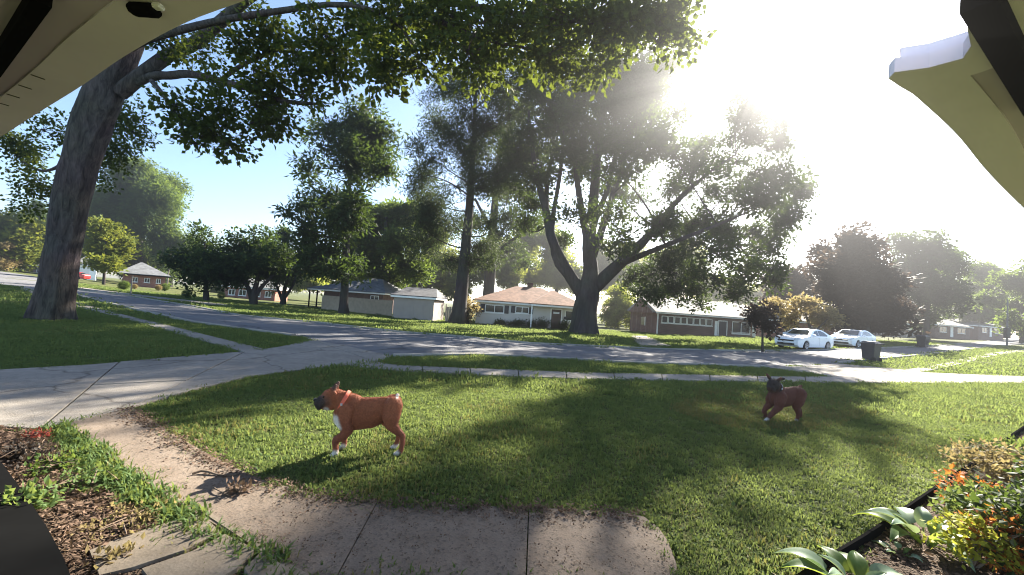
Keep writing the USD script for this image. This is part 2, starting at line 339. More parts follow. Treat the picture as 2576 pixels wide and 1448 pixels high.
ROAD_FAR = [(-140, 668), (19, 686), (86, 696), (188, 730), (337, 748), (486, 772), (604, 795), (738, 808), (808, 814), (1005, 837), (1150, 848), (1333, 866), (1543, 875), (1700, 881), (1839, 884), (1945, 884), (2176, 879), (2330, 872), (2450, 863), (2576, 854), (2700, 846)]
ROAD_NEAR = [(2700, 855), (2576, 866), (2500, 873), (2330, 895), (2176, 909), (2108, 916), (1937, 927), (1750, 921), (1543, 914), (1380, 904), (1205, 896), (987, 899), (860, 870), (786, 857), (738, 848), (486, 814), (357, 785), (195, 746), (100, 733), (41, 724), (-140, 700)]
road = ground_poly(ROAD_FAR + ROAD_NEAR)
solo('street', drape(road, .02), M['asphalt'], kind='structure')
driveway = ground_poly([(-90, 938), (0, 934), (227, 921), (405, 905), (616, 888), (700, 876), (786, 858), (860, 870), (987, 899), (946, 914), (880, 922), (800, 928), (620, 952), (480, 987), (330, 1031), (180, 1068), (100, 1085), (0, 1080), (-90, 1090)])
side_l = ground_poly([(60, 722), (233, 774), (400, 815), (560, 856), (660, 880), (617, 889), (480, 851), (350, 814), (233, 783), (100, 746), (50, 728)])
side_m = ground_poly([(946, 914), (1000, 922), (1200, 931), (1450, 940), (1700, 945), (1900, 949), (2103, 951), (2100, 966), (1850, 962), (1500, 957), (1300, 951), (1000, 937), (880, 924)])
drive_r = ground_poly([(1937, 928), (2108, 917), (2274, 933), (2312, 939), (2576, 949), (2700, 954), (2700, 974), (2576, 966), (2100, 966), (2103, 951), (1990, 936)])
side_r = ground_poly([(2274, 933), (2394, 912), (2500, 888), (2576, 880), (2700, 868), (2700, 873), (2576, 886), (2509, 895), (2415, 918), (2312, 939)])
far_side = ground_poly([(188, 722), (337, 741), (480, 757), (575, 768), (575, 772), (480, 763), (337, 747), (188, 729)])
far_path = ground_poly([(1588, 846), (1625, 846), (1690, 872), (1612, 874)])
WALK_UP = [(330, 1031), (450, 1110), (540, 1160), (650, 1215), (800, 1255), (1000, 1275), (1300, 1287), (1560, 1298), (1620, 1312), (1655, 1338), (1680, 1375), (1700, 1430), (1712, 1500)]
WALK_LO = [(780, 1500), (700, 1420), (600, 1365), (480, 1298), (330, 1198), (170, 1072)]
walk = ground_poly(WALK_UP + WALK_LO)

def slabs(name, poly, m, off, cuts, gap=.012, label=None, kind='structure'):
    """cuts: ground lines ((px,py),(px,py)) along which the slab is sawn"""
    t = Thing(name, label, None, kind=kind)
    lines = [LineString([G(*a)[:2], G(*b)[:2]]) for a, b in cuts]
    lines = [shapely.affinity.scale(l, 1.6, 1.6) for l in lines]
    g = poly
    for l in lines: g = g.difference(l.buffer(gap, cap_style=2))
    for k, p in enumerate(getattr(g, 'geoms', [g])):
        part(t, 'slab', drape(p, off + .003 * (k % 3)), m)
    return t
import shapely.affinity
slabs('driveway', driveway, M['concrete'], .024, [((616, 888), (330, 1031)), ((786, 858), (946, 914)), ((300, 915), (100, 1085)), ((0, 985), (600, 955))])
slabs('sidewalk', side_l, M['concrete'], .030, [((400, 815), (350, 814)), ((233, 774), (200, 774)), ((500, 840), (470, 848)), ((330, 798), (300, 800))])
slabs('sidewalk', side_m, M['concrete'], .030, [((x, 915), (x + 8, 970)) for x in (1060, 1180, 1300, 1420, 1540, 1660, 1780, 1900, 2020)])
slabs('neighbour_driveway', drive_r, M['concrete'], .034, [((2103, 951), (2290, 934)), ((2330, 935), (2400, 975)), ((2020, 925), (2103, 951))])
slabs('sidewalk', side_r, M['concrete'], .030, [((2380, 905), (2400, 925)), ((2480, 885), (2500, 903))])
solo('sidewalk', drape(far_side, .03), M['concrete'], kind='structure')
def kerb(pxs):
    l = LineString([G(*q)[:2] for q in pxs]); solo('kerb', drape(l.buffer(.09, cap_style=2), .085, .4), M['kerb'], kind='structure')
kerb(ROAD_FAR[3:]); kerb([(738, 847), (486, 813), (357, 784), (195, 745), (100, 732)]); kerb([(990, 899), (1205, 896), (1380, 904), (1543, 914), (1750, 921), (1925, 926)]); kerb([(2112, 915), (2176, 908), (2330, 894), (2500, 872), (2600, 864)])
solo('front_path', drape(far_path, .03), M['concrete'], kind='structure')
slabs('front_walk', walk, M['walk'], .030, [((950, 1270), (870, 1420)), ((1330, 1270), (1322, 1500)), ((330, 1031), (165, 1072))], gap=.004)
HARD = shapely.union_all([road, driveway, side_l, side_m, drive_r, side_r, far_side, far_path, walk])

# ------------------------------------------------------------------ trees
def clump(n, r, size, seed, flat=.6, long=2.0, droop=0.0):
    """a spray of n folded leaves about the origin"""
    k = np.random.default_rng(seed); vs, fs = [], []
    for i in range(n):
        p = k.normal(0, 1, 3); p *= r * k.uniform(.25, 1) / np.linalg.norm(p); p[2] *= flat
        d = p / (np.linalg.norm(p) + 1e-9) + k.normal(0, .6, 3); d[2] -= droop; d /= np.linalg.norm(d)
        u = k.normal(0, .45, 3) + [0, 0, 1]; s = np.cross(d, u); s /= np.linalg.norm(s) + 1e-9; u = np.cross(s, d)
        L = size * k.uniform(.65, 1.25); W = L / long
        q = [p, p + d * L * .45 + s * W * .5 - u * W * .12, p + d * L, p + d * L * .45 - s * W * .5 - u * W * .12]
        vs += q; o = 4 * i; fs += [(o, o + 1, o + 2), (o, o + 2, o + 3)]
    return np.array(vs), np.array(fs)

def spray(n, r, size, seed):
    """a feathery twig end: narrow leaves along thin stems"""
    return clump(n, r, size, seed, .8, 4.5, .25)

def crown_points(lobes, dens, r, hole=.42, hscale=.55, shell=2.0, fine=.01):
    P = []
    for c, R in lobes:
        n = max(6, int(dens * (R[0] * R[1] * R[2]) ** (2 / 3)))
        d = r.normal(0, 1, (n, 3)); d /= np.linalg.norm(d, axis=1, keepdims=True)
        p = c + d * R * (r.uniform(0, 1, (n, 1)) ** (1 / shell)) * r.uniform(.75, 1.25, (n, 1))
        P.append(p)
    P = np.vstack(P)
    return P[(meshkit.fbm(P * hscale + 31.7, 3, 5) > hole) & (meshkit.fbm(P * hscale * 2.4 + 7.1, 2, 9) > hole + fine)] if hole else P

def trunk_tube(px_path, Y, zbase=None, dy=0.0, sides=14, n=22, flare=0.0, thin=1.0):
    pts = []; rad = []
    for k, q in enumerate(px_path):
        y = Y + (q[3] if len(q) > 3 else 0) + dy
        p = D(q[0], q[1], y)
        w = (q[0] - 1288) / F
        pts.append(p); rad.append(q[2] * y / F / 2 * thin / math.sqrt(1 + w * w))
    pts = np.array(pts); rad = np.array(rad)
    if zbase is not None: pts[0, 2] = zbase - .25
    s = np.r_[0, np.cumsum(np.linalg.norm(np.diff(pts, axis=0), axis=1))]; t = np.linspace(0, s[-1], n)
    C = PchipInterpolator(s, pts, axis=0)(t); R = PchipInterpolator(s, rad)(t)
    if flare: R = R * (1 + flare * np.exp(-t / (1.2 * rad[0])))
    v, f = tube(C, R, sides)
    if flare:
        ang = np.tile(np.arange(sides) * 2 * np.pi / sides, n); h = np.repeat(t, sides)
        k = 1 + .16 * np.sin(ang * 5 + 1.3) * np.exp(-h / (1.8 * rad[0])) + .03 * np.sin(ang * 3 + h * 1.7)
        c = np.repeat(C, sides, 0); v = c + (v - c) * k[:, None]; v = v + (v - c) * (.16 * (meshkit.fbm(v * [4.5, 4.5, 1.1], 3, 8) - .5) + .12 * (meshkit.fbm(v * [1.3, 1.3, .8], 2, 4) - .5))[:, None]
    return (v, f), C, R

def tree(name, label, base, trunk, lobes, lm, proto, dens=9.0, limbs=(), depth=None, group=None, cat='tree', hole=.42, hscale=.55, bk='bark_far', spread=.5, twigs=7, autolimb=True, cs=1.0, seed=1, flare=.35, tw_r=.018, shell=2.0, zlift=0.0, tilt=.6, fine=.01):
    r = np.random.default_rng(seed)
    b = G(*base) if depth is None else D(base[0], base[1], depth)
    Y = b[1]
    if depth is not None: b[2] = terr(b[0], b[1])
    t = Thing(name, label, cat, loc=b, group=group)
    trunk = [(base[0], base[1], trunk[0][2])] + list(trunk)[1:]
    (tm), C, R = trunk_tube(trunk, Y, b[2], flare=flare, sides=40 if flare < .33 else 14, n=90 if flare < .33 else 22)
    part(t, 'trunk', tm, M[bk], smooth=True)
    L = []
    ext = max(max(q[2], q[3]) for q in lobes) * Y / F
    for q in lobes:
        y = Y + (q[4] if len(q) > 4 else r.uniform(-1, 1) * spread * ext * 2)
        w = (q[0] - 1288) / F
        c = D(q[0], q[1], y); rx = q[2] * y / F; rz = q[3] * y / F
        L.append((c, np.array([rx, (rx + rz) / 2 if len(q) < 6 else q[5], rz])))
    L += [(c + r.normal(0, .55, 3) * Rr, Rr * r.uniform(.45, .8, 3)) for c, Rr in list(L) for _ in range(SUB)] if name != 'maple_tree' else []
    paths = []
    for lb in limbs:
        (lmsh), c, rr = trunk_tube(lb, Y, sides=9, n=18)
        part(t, 'limb', lmsh, M[bk], smooth=True); paths.append((c, rr))
    paths.append((C, R))
    allC = np.vstack([c[2:] for c, _ in paths]); allR = np.concatenate([q[2:] for _, q in paths])
    tips = []
    for c, Rr in L[:len(lobes)]:
        if not autolimb: tips.append(c); continue
        if name == 'hackberry_tree' and c[2] < 9: tips.append(c); continue
        cand = allC[allC[:, 2] < c[2] + .3 * Rr[2]] if (allC[:, 2] < c[2]).any() else allC
        dd = np.linalg.norm(cand - c, axis=1) + .35 * np.abs(cand[:, 2] - (c[2] - np.linalg.norm(cand[:, :2] - c[:2], axis=1)))
        s0 = cand[np.argmin(dd)]; r0 = allR[np.argmin(np.linalg.norm(allC - s0, axis=1))]
        Ln = np.linalg.norm(c - s0)
        mid = (s0 + c) / 2 + r.normal(0, .08 * Ln, 3) + [0, 0, -.06 * Ln]
        ra = min(r0 * .55, .010 * Ln + .03)
        part(t, 'limb', tube(smooth_path([s0, mid, c], 8), np.linspace(ra, max(ra * .35, tw_r), 8), 6), M[bk], smooth=True); tips.append(c)
    P = crown_points(L, dens * (DK if name != 'maple_tree' else 1.15), r, hole - (.04 if name != 'maple_tree' else 0), hscale, shell, fine)
    if twigs:
        tw = []
        for c, Rr in L[:len(lobes)]:
            near = P[(np.abs((P - c) / Rr) < 1.1).all(1)]
            for p in (near[r.choice(len(near), min(twigs, len(near)), replace=False)] if len(near) else []):
                mid = (c + p) / 2 + r.normal(0, .1 * np.linalg.norm(p - c), 3)
                tw.append(tube(smooth_path([c - (p - c) * .15, mid, p], 5), np.linspace(tw_r, tw_r * .35, 5), 4, cap=False))
        if tw: part(t, 'twigs', join(tw), M[bk], kind='stuff')
    n = len(P)
    scatter(numbered(t.path, 'crown'), proto, M[lm], P - t.loc, quats(n, r, tilt), cs * r.uniform(.7, 1.3, n))
    return t

DK, SUB = 1.2, 2
BROAD_NEAR = clump(44, .44, .125, 3, .7, 1.35, .35)
BROAD = clump(24, .75, .36, 4, .6, 1.6)
FINE = clump(24, .75, .30, 5, .7, 1.7)
FEATHER = spray(40, .8, .34, 6)
LANCE = clump(26, .8, .42, 8, .5, 2.6, .1)
DROOP = clump(36, .75, .36, 9, 1.3, 2.6, .9)

# the big maple on the left, its limbs reaching over the lawn
tree('maple_tree', 'big old maple with thick leaning gray trunk on the left lawn, limbs reaching overhead', (132, 805),
     [(132, 805, 108), (146, 700, 104), (163, 600, 100), (192, 450, 104), (226, 330, 112), (262, 235, 112), (300, 150, 100), (335, 60, 84), (372, -60, 74), (400, -160, 60)],
     [(110, 330, 60, 50, 3), (60, 390, 50, 50, 4), (105, 470, 40, 80, 4), (25, 350, 40, 40, 4), (290, 380, 40, 60, 4), (330, 330, 45, 55, 3), (310, 290, 35, 40, 3), (250, 420, 40, 50, 4),
      (500, 310, 70, 48, -3), (560, 350, 55, 34, -3), (440, 265, 45, 40, -3), (600, 385, 45, 24, -3), (560, 285, 60, 40, -3), (490, 360, 50, 28, -3), (640, 310, 50, 40, -3),
      (640, 260, 70, 50, -2.5), (700, 300, 55, 46, -2.5), (760, 245, 65, 50, -2.5), (700, 215, 60, 40, -2.5), (560, 215, 60, 36, -2.5), (640, 175, 60, 45, -3),
      (670, 75, 70, 55, -3), (745, 130, 75, 60, -3), (825, 180, 80, 60, -3), (905, 60, 110, 60, -4), (1010, 40, 110, 50, -5), (1140, 45, 120, 55, -5), (980, 135, 80, 55, -5), (1055, 170, 60, 42, -5),
      (1290, 60, 130, 60, -5.5), (1440, 50, 120, 60, -5.5), (1590, 55, 105, 60, -5.5), (1395, 140, 100, 45, -5.5), (1540, 130, 90, 55, -5.5), (1660, 110, 75, 60, -5.5), (1180, 130, 90, 50, -5.5), (1600, 175, 60, 30, -5.5),
      (820, 90, 80, 60, -4), (600, 110, 50, 36, -3), (500, 120, 50, 40, -2), (430, 110, 50, 36, -1), (1700, 40, 60, 50, -5.5), (1240, 150, 70, 40, -5), (1110, 100, 90, 40, -5), (960, 190, 60, 40, -5), (1120, 190, 80, 36, -4), (1300, 140, 90, 44, -4), (1450, 175, 80, 36, -5), (1240, 200, 70, 30, -4), (1380, 60, 120, 60, -3), (1080, 60, 110, 60, -3), (1530, 60, 100, 60, -4), (1660, 60, 70, 50, -4)],
     'maple', BROAD_NEAR, dens=52, twigs=9, autolimb=False, hole=.40, hscale=.9, bk='bark', cs=1.0, seed=11, flare=.32, tw_r=.012,
     limbs=[[(300, 235, 52), (352, 193, 46), (450, 128, 40), (560, 52, 36, -1), (660, -30, 30, -2), (900, -60, 24, -4), (1200, 20, 16, -5), (1500, 60, 8, -5.5)],
            [(330, 215, 34), (400, 190, 28), (480, 187, 24, -1), (560, 206, 21, -1.5), (640, 227, 18, -2), (730, 258, 13, -2.5), (800, 262, 7, -2.5)],
            [(382, 205, 16, -1), (420, 252, 13, -2), (450, 300, 10, -3), (466, 345, 6, -3)],
            [(230, 420, 22, .5), (180, 400, 16, 2), (120, 430, 10, 3), (40, 390, 6, 4)],
            [(560, 200, 14, -1.5), (640, 150, 12, -2.5), (740, 110, 9, -3), (840, 130, 5, -4)],
            [(330, 120, 30, 0), (520, 60, 22, -3), (760, 20, 16, -4), (1000, 60, 10, -5), (1060, 150, 5, -5)],
            [(1000, -20, 16, -4.4), (1120, 60, 12, -5), (1260, 110, 8, -5.3), (1400, 130, 5, -5.5)]])

tree('tulip_tree', 'tall dense dark green tree with drooping branches behind the gray roofed brick house', (345, 712), [(345, 712, 26), (350, 600, 20), (352, 480, 12), (350, 430, 6)],
     [(350, 450, 50, 40), (420, 472, 46, 30), (300, 520, 55, 60), (370, 560, 66, 60), (425, 620, 36, 50), (285, 600, 42, 60), (340, 650, 60, 45), (395, 500, 50, 40), (260, 560, 30, 60), (400, 670, 36, 30), (310, 440, 40, 30)],
     'green', DROOP, dens=11, depth=100, cs=2.0, hole=.40, hscale=.22, seed=12, tw_r=.05)
tree('young_maple', 'young yellow green tree with thin pale trunk standing in the far left lawn', (261, 717), [(261, 717, 9), (263, 670, 7), (265, 620, 4), (266, 580, 3)],
     [(265, 600, 30, 34), (250, 640, 26, 30), (280, 635, 26, 34), (264, 570, 16, 18), (262, 665, 34, 20)], 'yellow_green', BROAD, dens=16, cs=1.3, hole=.36, hscale=.5, seed=13, tw_r=.03)
tree('round_tree', 'round pale green tree at the far left edge beyond the curve of the street', (38, 684), [(38, 684, 8), (40, 620, 6), (40, 570, 3)],
     [(30, 575, 46, 36), (45, 620, 45, 36), (10, 620, 40, 36), (70, 640, 26, 30)], 'yellow_green', BROAD, dens=12, cs=1.8, hole=.35, hscale=.3, seed=14, tw_r=.04)
tree('orange_shrub', 'orange tinged bushy shrub at the far left edge below the round tree', (18, 683), [(18, 683, 6), (18, 670, 4), (18, 660, 3)], [(12, 645, 24, 22), (28, 660, 14, 13), (8, 665, 16, 14)], 'tan_leaf', BROAD, dens=12, cs=1.0, hole=.3, seed=15, twigs=0, cat='shrub')
tree('dark_tree', 'dark narrow tree glimpsed just left of the big maple trunk', (100, 684), [(100, 684, 10), (100, 620, 8), (100, 560, 4)], [(100, 570, 24, 50), (96, 630, 24, 40), (110, 650, 30, 30), (75, 660, 22, 22), (200, 620, 36, 60), (215, 560, 30, 50), (190, 660, 40, 25)], 'dark_leaf', BROAD, dens=12, depth=110, cs=2.0, hole=.36, hscale=.25, seed=16, tw_r=.05)
CR = dict(lm='dark_leaf', proto=FINE, dens=17, cs=1.1, hole=.36, hscale=.5, tw_r=.025)
tree('crabapple_tree', 'dark dense low tree with a single trunk left of the two multi trunk crabapples', (520, 757), [(520, 757, 16), (518, 720, 13), (516, 670, 8), (514, 610, 4)], [(512, 620, 32, 36), (535, 670, 44, 40), (482, 675, 34, 34), (510, 650, 45, 40), (490, 710, 34, 20), (545, 705, 30, 20)], seed=17, group=None, **CR)
tree('crabapple_tree', 'dark spreading crabapple with a forked trunk in the middle of three on the far lawn', (637, 767), [(637, 767, 22), (640, 740, 18), (648, 700, 10), (655, 650, 5)],
     [(600, 620, 42, 38), (655, 615, 48, 38), (680, 650, 50, 40), (600, 670, 48, 36), (640, 660, 60, 36), (570, 650, 34, 36), (690, 690, 40, 22), (590, 705, 40, 16)], limbs=[[(634, 755, 16), (622, 720, 12), (600, 690, 6)], [(640, 745, 14), (665, 715, 10), (690, 690, 5)]], seed=18, **CR)
tree('crabapple_tree', 'smaller dark crabapple with a forked trunk, nearest to the carport', (712, 767), [(712, 767, 15), (714, 740, 12), (722, 700, 8), (726, 660, 4)],
     [(722, 640, 40, 40), (740, 680, 38, 34), (692, 690, 34, 28), (760, 640, 26, 36), (720, 600, 24, 26)], limbs=[[(711, 758, 10), (700, 730, 7), (690, 705, 4)], [(714, 752, 9), (735, 720, 7), (745, 695, 4)]], seed=19, **CR)
tree('magnolia_tree', 'tall dark tree with long pointed leaves rising left of centre behind the fence', (864, 790), [(864, 790, 24), (868, 700, 20), (872, 600, 16), (878, 480, 11), (886, 380, 7), (900, 300, 4)],
     [(905, 310, 56, 44), (955, 335, 44, 50), (855, 365, 56, 50), (800, 435, 52, 36), (900, 420, 80, 50), (975, 420, 34, 42), (760, 520, 40, 26), (830, 500, 74, 44), (785, 590, 34, 46), (840, 600, 60, 50), (930, 370, 50, 50), (740, 540, 26, 14), (800, 660, 46, 40), (870, 680, 60, 36), (880, 545, 70, 45)],
     'dark_leaf', LANCE, dens=13, cs=1.25, hole=.42, hscale=.35, seed=20, tw_r=.03)
tree('rounded_tree', 'broad rounded dark tree with sunlit yellow green top right of the tall pointed leaf tree', (962, 765), [(962, 765, 22), (965, 690, 18), (970, 600, 12), (972, 540, 6)],
     [(950, 560, 60, 50), (1010, 545, 50, 40), (930, 640, 66, 56), (1020, 620, 56, 50), (980, 690, 70, 36), (900, 610, 40, 50), (1055, 590, 40, 50), (1040, 680, 44, 30), (900, 690, 40, 24)],
     'green', BROAD, dens=14, depth=62, cs=1.4, hole=.37, hscale=.3, seed=21, tw_r=.04)
tree('hemlock_tree', 'tall feathery tree with straight dark trunk standing left of the cream house', (1150, 815), [(1150, 815, 38), (1160, 740, 32), (1170, 640, 27), (1181, 520, 21), (1190, 380, 14), (1196, 250, 8), (1200, 150, 6)],
     [(1100, 310, 52, 44), (1180, 240, 60, 50), (1090, 400, 52, 56), (1235, 330, 64, 56), (1150, 470, 66, 40), (1080, 500, 52, 44), (1250, 450, 52, 52), (1120, 580, 56, 36), (1230, 560, 52, 36), (1080, 620, 44, 36), (1130, 655, 56, 26), (1250, 200, 70, 50), (1120, 220, 46, 40), (1190, 400, 40, 50), (1060, 440, 30, 50), (1290, 400, 50, 60), (1130, 340, 60, 60), (1210, 470, 60, 50), (1100, 540, 60, 50), (1200, 620, 50, 40), (1060, 560, 40, 50), (1280, 290, 60, 60), (1200, 150, 60, 50), (1230, 650, 40, 24)],
     'pine', FEATHER, dens=15, cs=1.0, hole=.44, hscale=.5, seed=22, twigs=14, tw_r=.03)
tree('straight_tree', 'tree with straight dark trunk rising behind the left end of the cream house', (1226, 790), [(1226, 790, 32), (1232, 700, 28), (1238, 600, 24), (1248, 480, 16), (1256, 380, 8)],
     [(1245, 470, 56, 44), (1290, 560, 56, 44), (1275, 635, 50, 28), (1195, 560, 40, 40), (1280, 420, 50, 50), (1225, 390, 50, 40), (1310, 490, 44, 40)], 'dark_leaf', FINE, dens=10, depth=66, cs=1.3, hole=.45, hscale=.35, seed=23, twigs=12, tw_r=.04,
     limbs=[[(1236, 660, 16), (1270, 620, 10), (1310, 590, 5)], [(1240, 590, 14), (1215, 540, 9), (1195, 500, 5)], [(1230, 690, 14), (1200, 660, 9), (1170, 640, 5)]])
tree('hackberry_tree', 'huge spreading tree with massive dark trunk and many upright limbs right of centre', (1470, 840),
     [(1470, 840, 64), (1472, 800, 58), (1478, 750, 58), (1486, 690, 40), (1482, 620, 34), (1490, 540, 28), (1502, 400, 20), (1520, 250, 12), (1530, 150, 6)],
     [(1400, 210, 90, 56, 4), (1330, 310, 70, 64, -3), (1450, 300, 96, 70, -5), (1560, 240, 90, 70, 2), (1610, 220, 64, 52, -2), (1630, 330, 50, 50, 3), (1600, 370, 96, 62, -6), (1480, 410, 96, 62, 5), (1360, 420, 60, 66, 2), (1745, 420, 90, 60, -3),
      (1850, 410, 76, 52, 2), (1945, 430, 66, 52, -2), (2005, 480, 42, 40, 3), (1895, 515, 86, 56, -5), (1780, 555, 86, 56, 4), (1850, 620, 70, 56, -2), (1720, 640, 60, 46, 6), (1905, 655, 50, 46, 2), (1800, 700, 80, 40, -3), (1640, 690, 60, 36, 5),
      (1470, 540, 86, 46, -7), (1560, 610, 50, 46, -4), (1690, 735, 50, 22, 0), (1780, 765, 36, 20, -2), (1350, 520, 44, 46, 3), (1850, 740, 44, 30, 0), (1560, 480, 70, 44, 6), (1690, 480, 60, 40, 7), (1500, 180, 80, 40, 5), (1385, 340, 60, 60, 7), (1540, 320, 70, 50, -2), (1660, 560, 70, 40, -6),
      (1880, 268, 40, 48, -1), (1850, 330, 60, 44, 1), (1960, 350, 40, 30, 0), (1640, 175, 50, 40, 0), (1700, 400, 60, 40, -6), (1420, 600, 40, 30, 5), (1740, 700, 50, 40, 4), (1300, 390, 50, 50, 4), (1290, 260, 60, 50, 6), (1470, 250, 80, 50, 2), (1600, 310, 80, 50, -4), (1610, 260, 56, 50, 6), (1540, 420, 70, 50, -6), (1880, 340, 60, 36, 2), (1960, 520, 50, 40, 0), (1840, 480, 70, 50, 6), (1770, 370, 50, 30, 2), (1690, 590, 60, 40, 4), (1790, 630, 60, 40, -6), (1890, 590, 60, 40, 6), (1870, 700, 40, 40, 2), (1900, 290, 36, 30, 3), (1870, 235, 34, 26, 1), (1985, 560, 50, 46, 0), (1935, 620, 50, 40, 3), (1930, 690, 40, 36, 0), (1700, 690, 60, 40, 2), (1820, 570, 60, 40, 0), (1640, 740, 50, 24, -2), (1740, 740, 60, 34, 3), (1600, 690, 40, 30, 4), (1625, 225, 50, 46, 2), (1640, 310, 44, 46, -4), (1620, 250, 70, 60, 5), (1330, 200, 70, 50, 6), (1280, 330, 60, 60, 8), (1400, 300, 70, 60, 3), (1560, 180, 80, 40, 3), (1370, 250, 70, 60, 0), (1300, 450, 50, 50, 4), (1420, 380, 70, 60, -2), (1480, 320, 80, 60, 2), (1540, 260, 80, 60, 0), (1320, 560, 40, 40, 4), (1600, 200, 70, 50, 0), (1650, 200, 50, 40, 3), (1690, 170, 46, 30, 1)],
     'dark_leaf', FINE, dens=16, cs=1.0, hole=.41, hscale=.42, fine=.082, seed=24, twigs=12, flare=.28, tw_r=.03,
     limbs=[[(1470, 745, 34), (1438, 700, 32), (1405, 640, 26), (1385, 590, 24), (1376, 540, 20), (1352, 450, 15), (1336, 350, 9), (1330, 280, 5)],
            [(1490, 730, 36), (1530, 690, 34), (1580, 645, 28), (1635, 590, 22), (1700, 510, 15), (1790, 430, 8), (1850, 390, 4)],
            [(1462, 745, 26), (1425, 690, 20), (1395, 650, 16), (1390, 560, 12), (1410, 430, 10), (1420, 320, 7), (1415, 230, 4)],
            [(1486, 640, 22), (1465, 540, 18), (1450, 440, 14), (1440, 330, 10), (1450, 220, 5)],
            [(1487, 660, 22), (1520, 560, 18), (1555, 450, 14), (1585, 340, 10), (1610, 240, 5)],
            [(1560, 665, 18), (1620, 640, 15, -3), (1720, 600, 12, -5), (1820, 560, 8, -5), (1890, 530, 4, -5)],
            [(1492, 560, 16), (1530, 470, 13), (1550, 380, 10), (1570, 260, 6)],
            [(1610, 615, 16), (1670, 580, 13, 3), (1760, 560, 10, 4), (1850, 600, 6, 0), (1880, 650, 4, 0)],
            [(1380, 560, 14), (1375, 470, 11, 2), (1390, 380, 8, 4), (1400, 260, 5, 4)]])
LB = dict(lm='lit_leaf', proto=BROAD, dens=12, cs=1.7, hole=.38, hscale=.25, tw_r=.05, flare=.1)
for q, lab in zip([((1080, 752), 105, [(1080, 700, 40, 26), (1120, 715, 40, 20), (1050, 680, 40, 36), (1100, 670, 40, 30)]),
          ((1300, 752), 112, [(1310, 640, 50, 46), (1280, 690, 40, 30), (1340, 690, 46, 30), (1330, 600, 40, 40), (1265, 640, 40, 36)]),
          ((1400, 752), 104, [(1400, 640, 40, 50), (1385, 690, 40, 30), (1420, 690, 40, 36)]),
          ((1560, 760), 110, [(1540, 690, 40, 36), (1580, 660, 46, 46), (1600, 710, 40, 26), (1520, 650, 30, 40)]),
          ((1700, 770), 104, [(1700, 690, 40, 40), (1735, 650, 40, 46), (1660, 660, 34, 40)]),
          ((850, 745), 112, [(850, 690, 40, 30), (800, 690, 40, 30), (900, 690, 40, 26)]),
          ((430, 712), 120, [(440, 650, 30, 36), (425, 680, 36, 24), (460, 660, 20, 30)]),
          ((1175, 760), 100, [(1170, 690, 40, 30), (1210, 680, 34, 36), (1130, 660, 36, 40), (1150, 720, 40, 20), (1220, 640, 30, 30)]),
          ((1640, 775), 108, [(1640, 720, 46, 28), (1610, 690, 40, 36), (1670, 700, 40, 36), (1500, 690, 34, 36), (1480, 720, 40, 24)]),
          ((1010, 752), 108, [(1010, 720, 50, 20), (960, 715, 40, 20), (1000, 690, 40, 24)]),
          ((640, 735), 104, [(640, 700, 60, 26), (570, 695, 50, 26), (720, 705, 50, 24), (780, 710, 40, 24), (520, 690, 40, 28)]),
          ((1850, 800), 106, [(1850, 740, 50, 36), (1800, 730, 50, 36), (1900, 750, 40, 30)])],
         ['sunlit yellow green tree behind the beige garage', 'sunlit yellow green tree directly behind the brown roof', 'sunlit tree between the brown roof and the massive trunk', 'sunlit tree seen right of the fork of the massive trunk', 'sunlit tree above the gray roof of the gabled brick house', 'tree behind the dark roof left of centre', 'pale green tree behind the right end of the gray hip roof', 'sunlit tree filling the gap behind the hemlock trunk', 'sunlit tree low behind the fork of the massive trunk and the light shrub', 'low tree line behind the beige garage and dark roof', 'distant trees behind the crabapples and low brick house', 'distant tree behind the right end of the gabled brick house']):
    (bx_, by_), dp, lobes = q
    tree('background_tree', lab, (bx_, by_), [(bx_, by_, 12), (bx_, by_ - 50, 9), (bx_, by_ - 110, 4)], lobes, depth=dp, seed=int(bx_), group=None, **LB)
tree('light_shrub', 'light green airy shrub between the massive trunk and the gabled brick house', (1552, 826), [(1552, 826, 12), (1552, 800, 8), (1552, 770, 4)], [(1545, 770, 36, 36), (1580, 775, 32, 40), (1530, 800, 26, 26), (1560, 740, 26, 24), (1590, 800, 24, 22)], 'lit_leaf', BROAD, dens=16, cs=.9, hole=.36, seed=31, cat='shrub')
RG = dict(proto=BROAD, dens=13, cs=1.3, hole=.39, hscale=.35, tw_r=.035)
tree('oak_tree', 'tall dark purple toned tree on the right behind the parked cars', (2180, 852), [(2180, 852, 26), (2172, 780, 22), (2165, 700, 14), (2155, 600, 6)],
     [(2150, 605, 44, 34), (2165, 650, 66, 44), (2130, 690, 70, 46), (2195, 715, 70, 50), (2080, 670, 38, 32), (2220, 770, 50, 46), (2150, 740, 70, 40), (2100, 730, 40, 40), (2190, 800, 80, 36), (2235, 820, 50, 26), (2130, 800, 40, 36)], 'purple_leaf', depth=44, seed=32, **RG)
tree('green_tree', 'tall gray green tree right of the dark purple toned tree', (2330, 852), [(2330, 852, 18), (2332, 780, 15), (2338, 680, 10), (2342, 600, 4)],
     [(2340, 615, 46, 32), (2300, 660, 44, 40), (2380, 670, 44, 46), (2340, 700, 60, 46), (2290, 730, 44, 40), (2370, 750, 56, 46), (2320, 790, 50, 34), (2270, 690, 26, 30)], 'dark_leaf', depth=64, seed=33, **RG)
tree('green_tree', 'paler mid height tree behind the gray roofed far houses on the right', (2470, 845), [(2470, 845, 14), (2472, 780, 11), (2476, 700, 6)],
     [(2475, 685, 38, 28), (2450, 730, 46, 40), (2510, 720, 40, 36), (2480, 770, 60, 36), (2420, 780, 40, 30)], 'green', depth=92, seed=34, **RG)
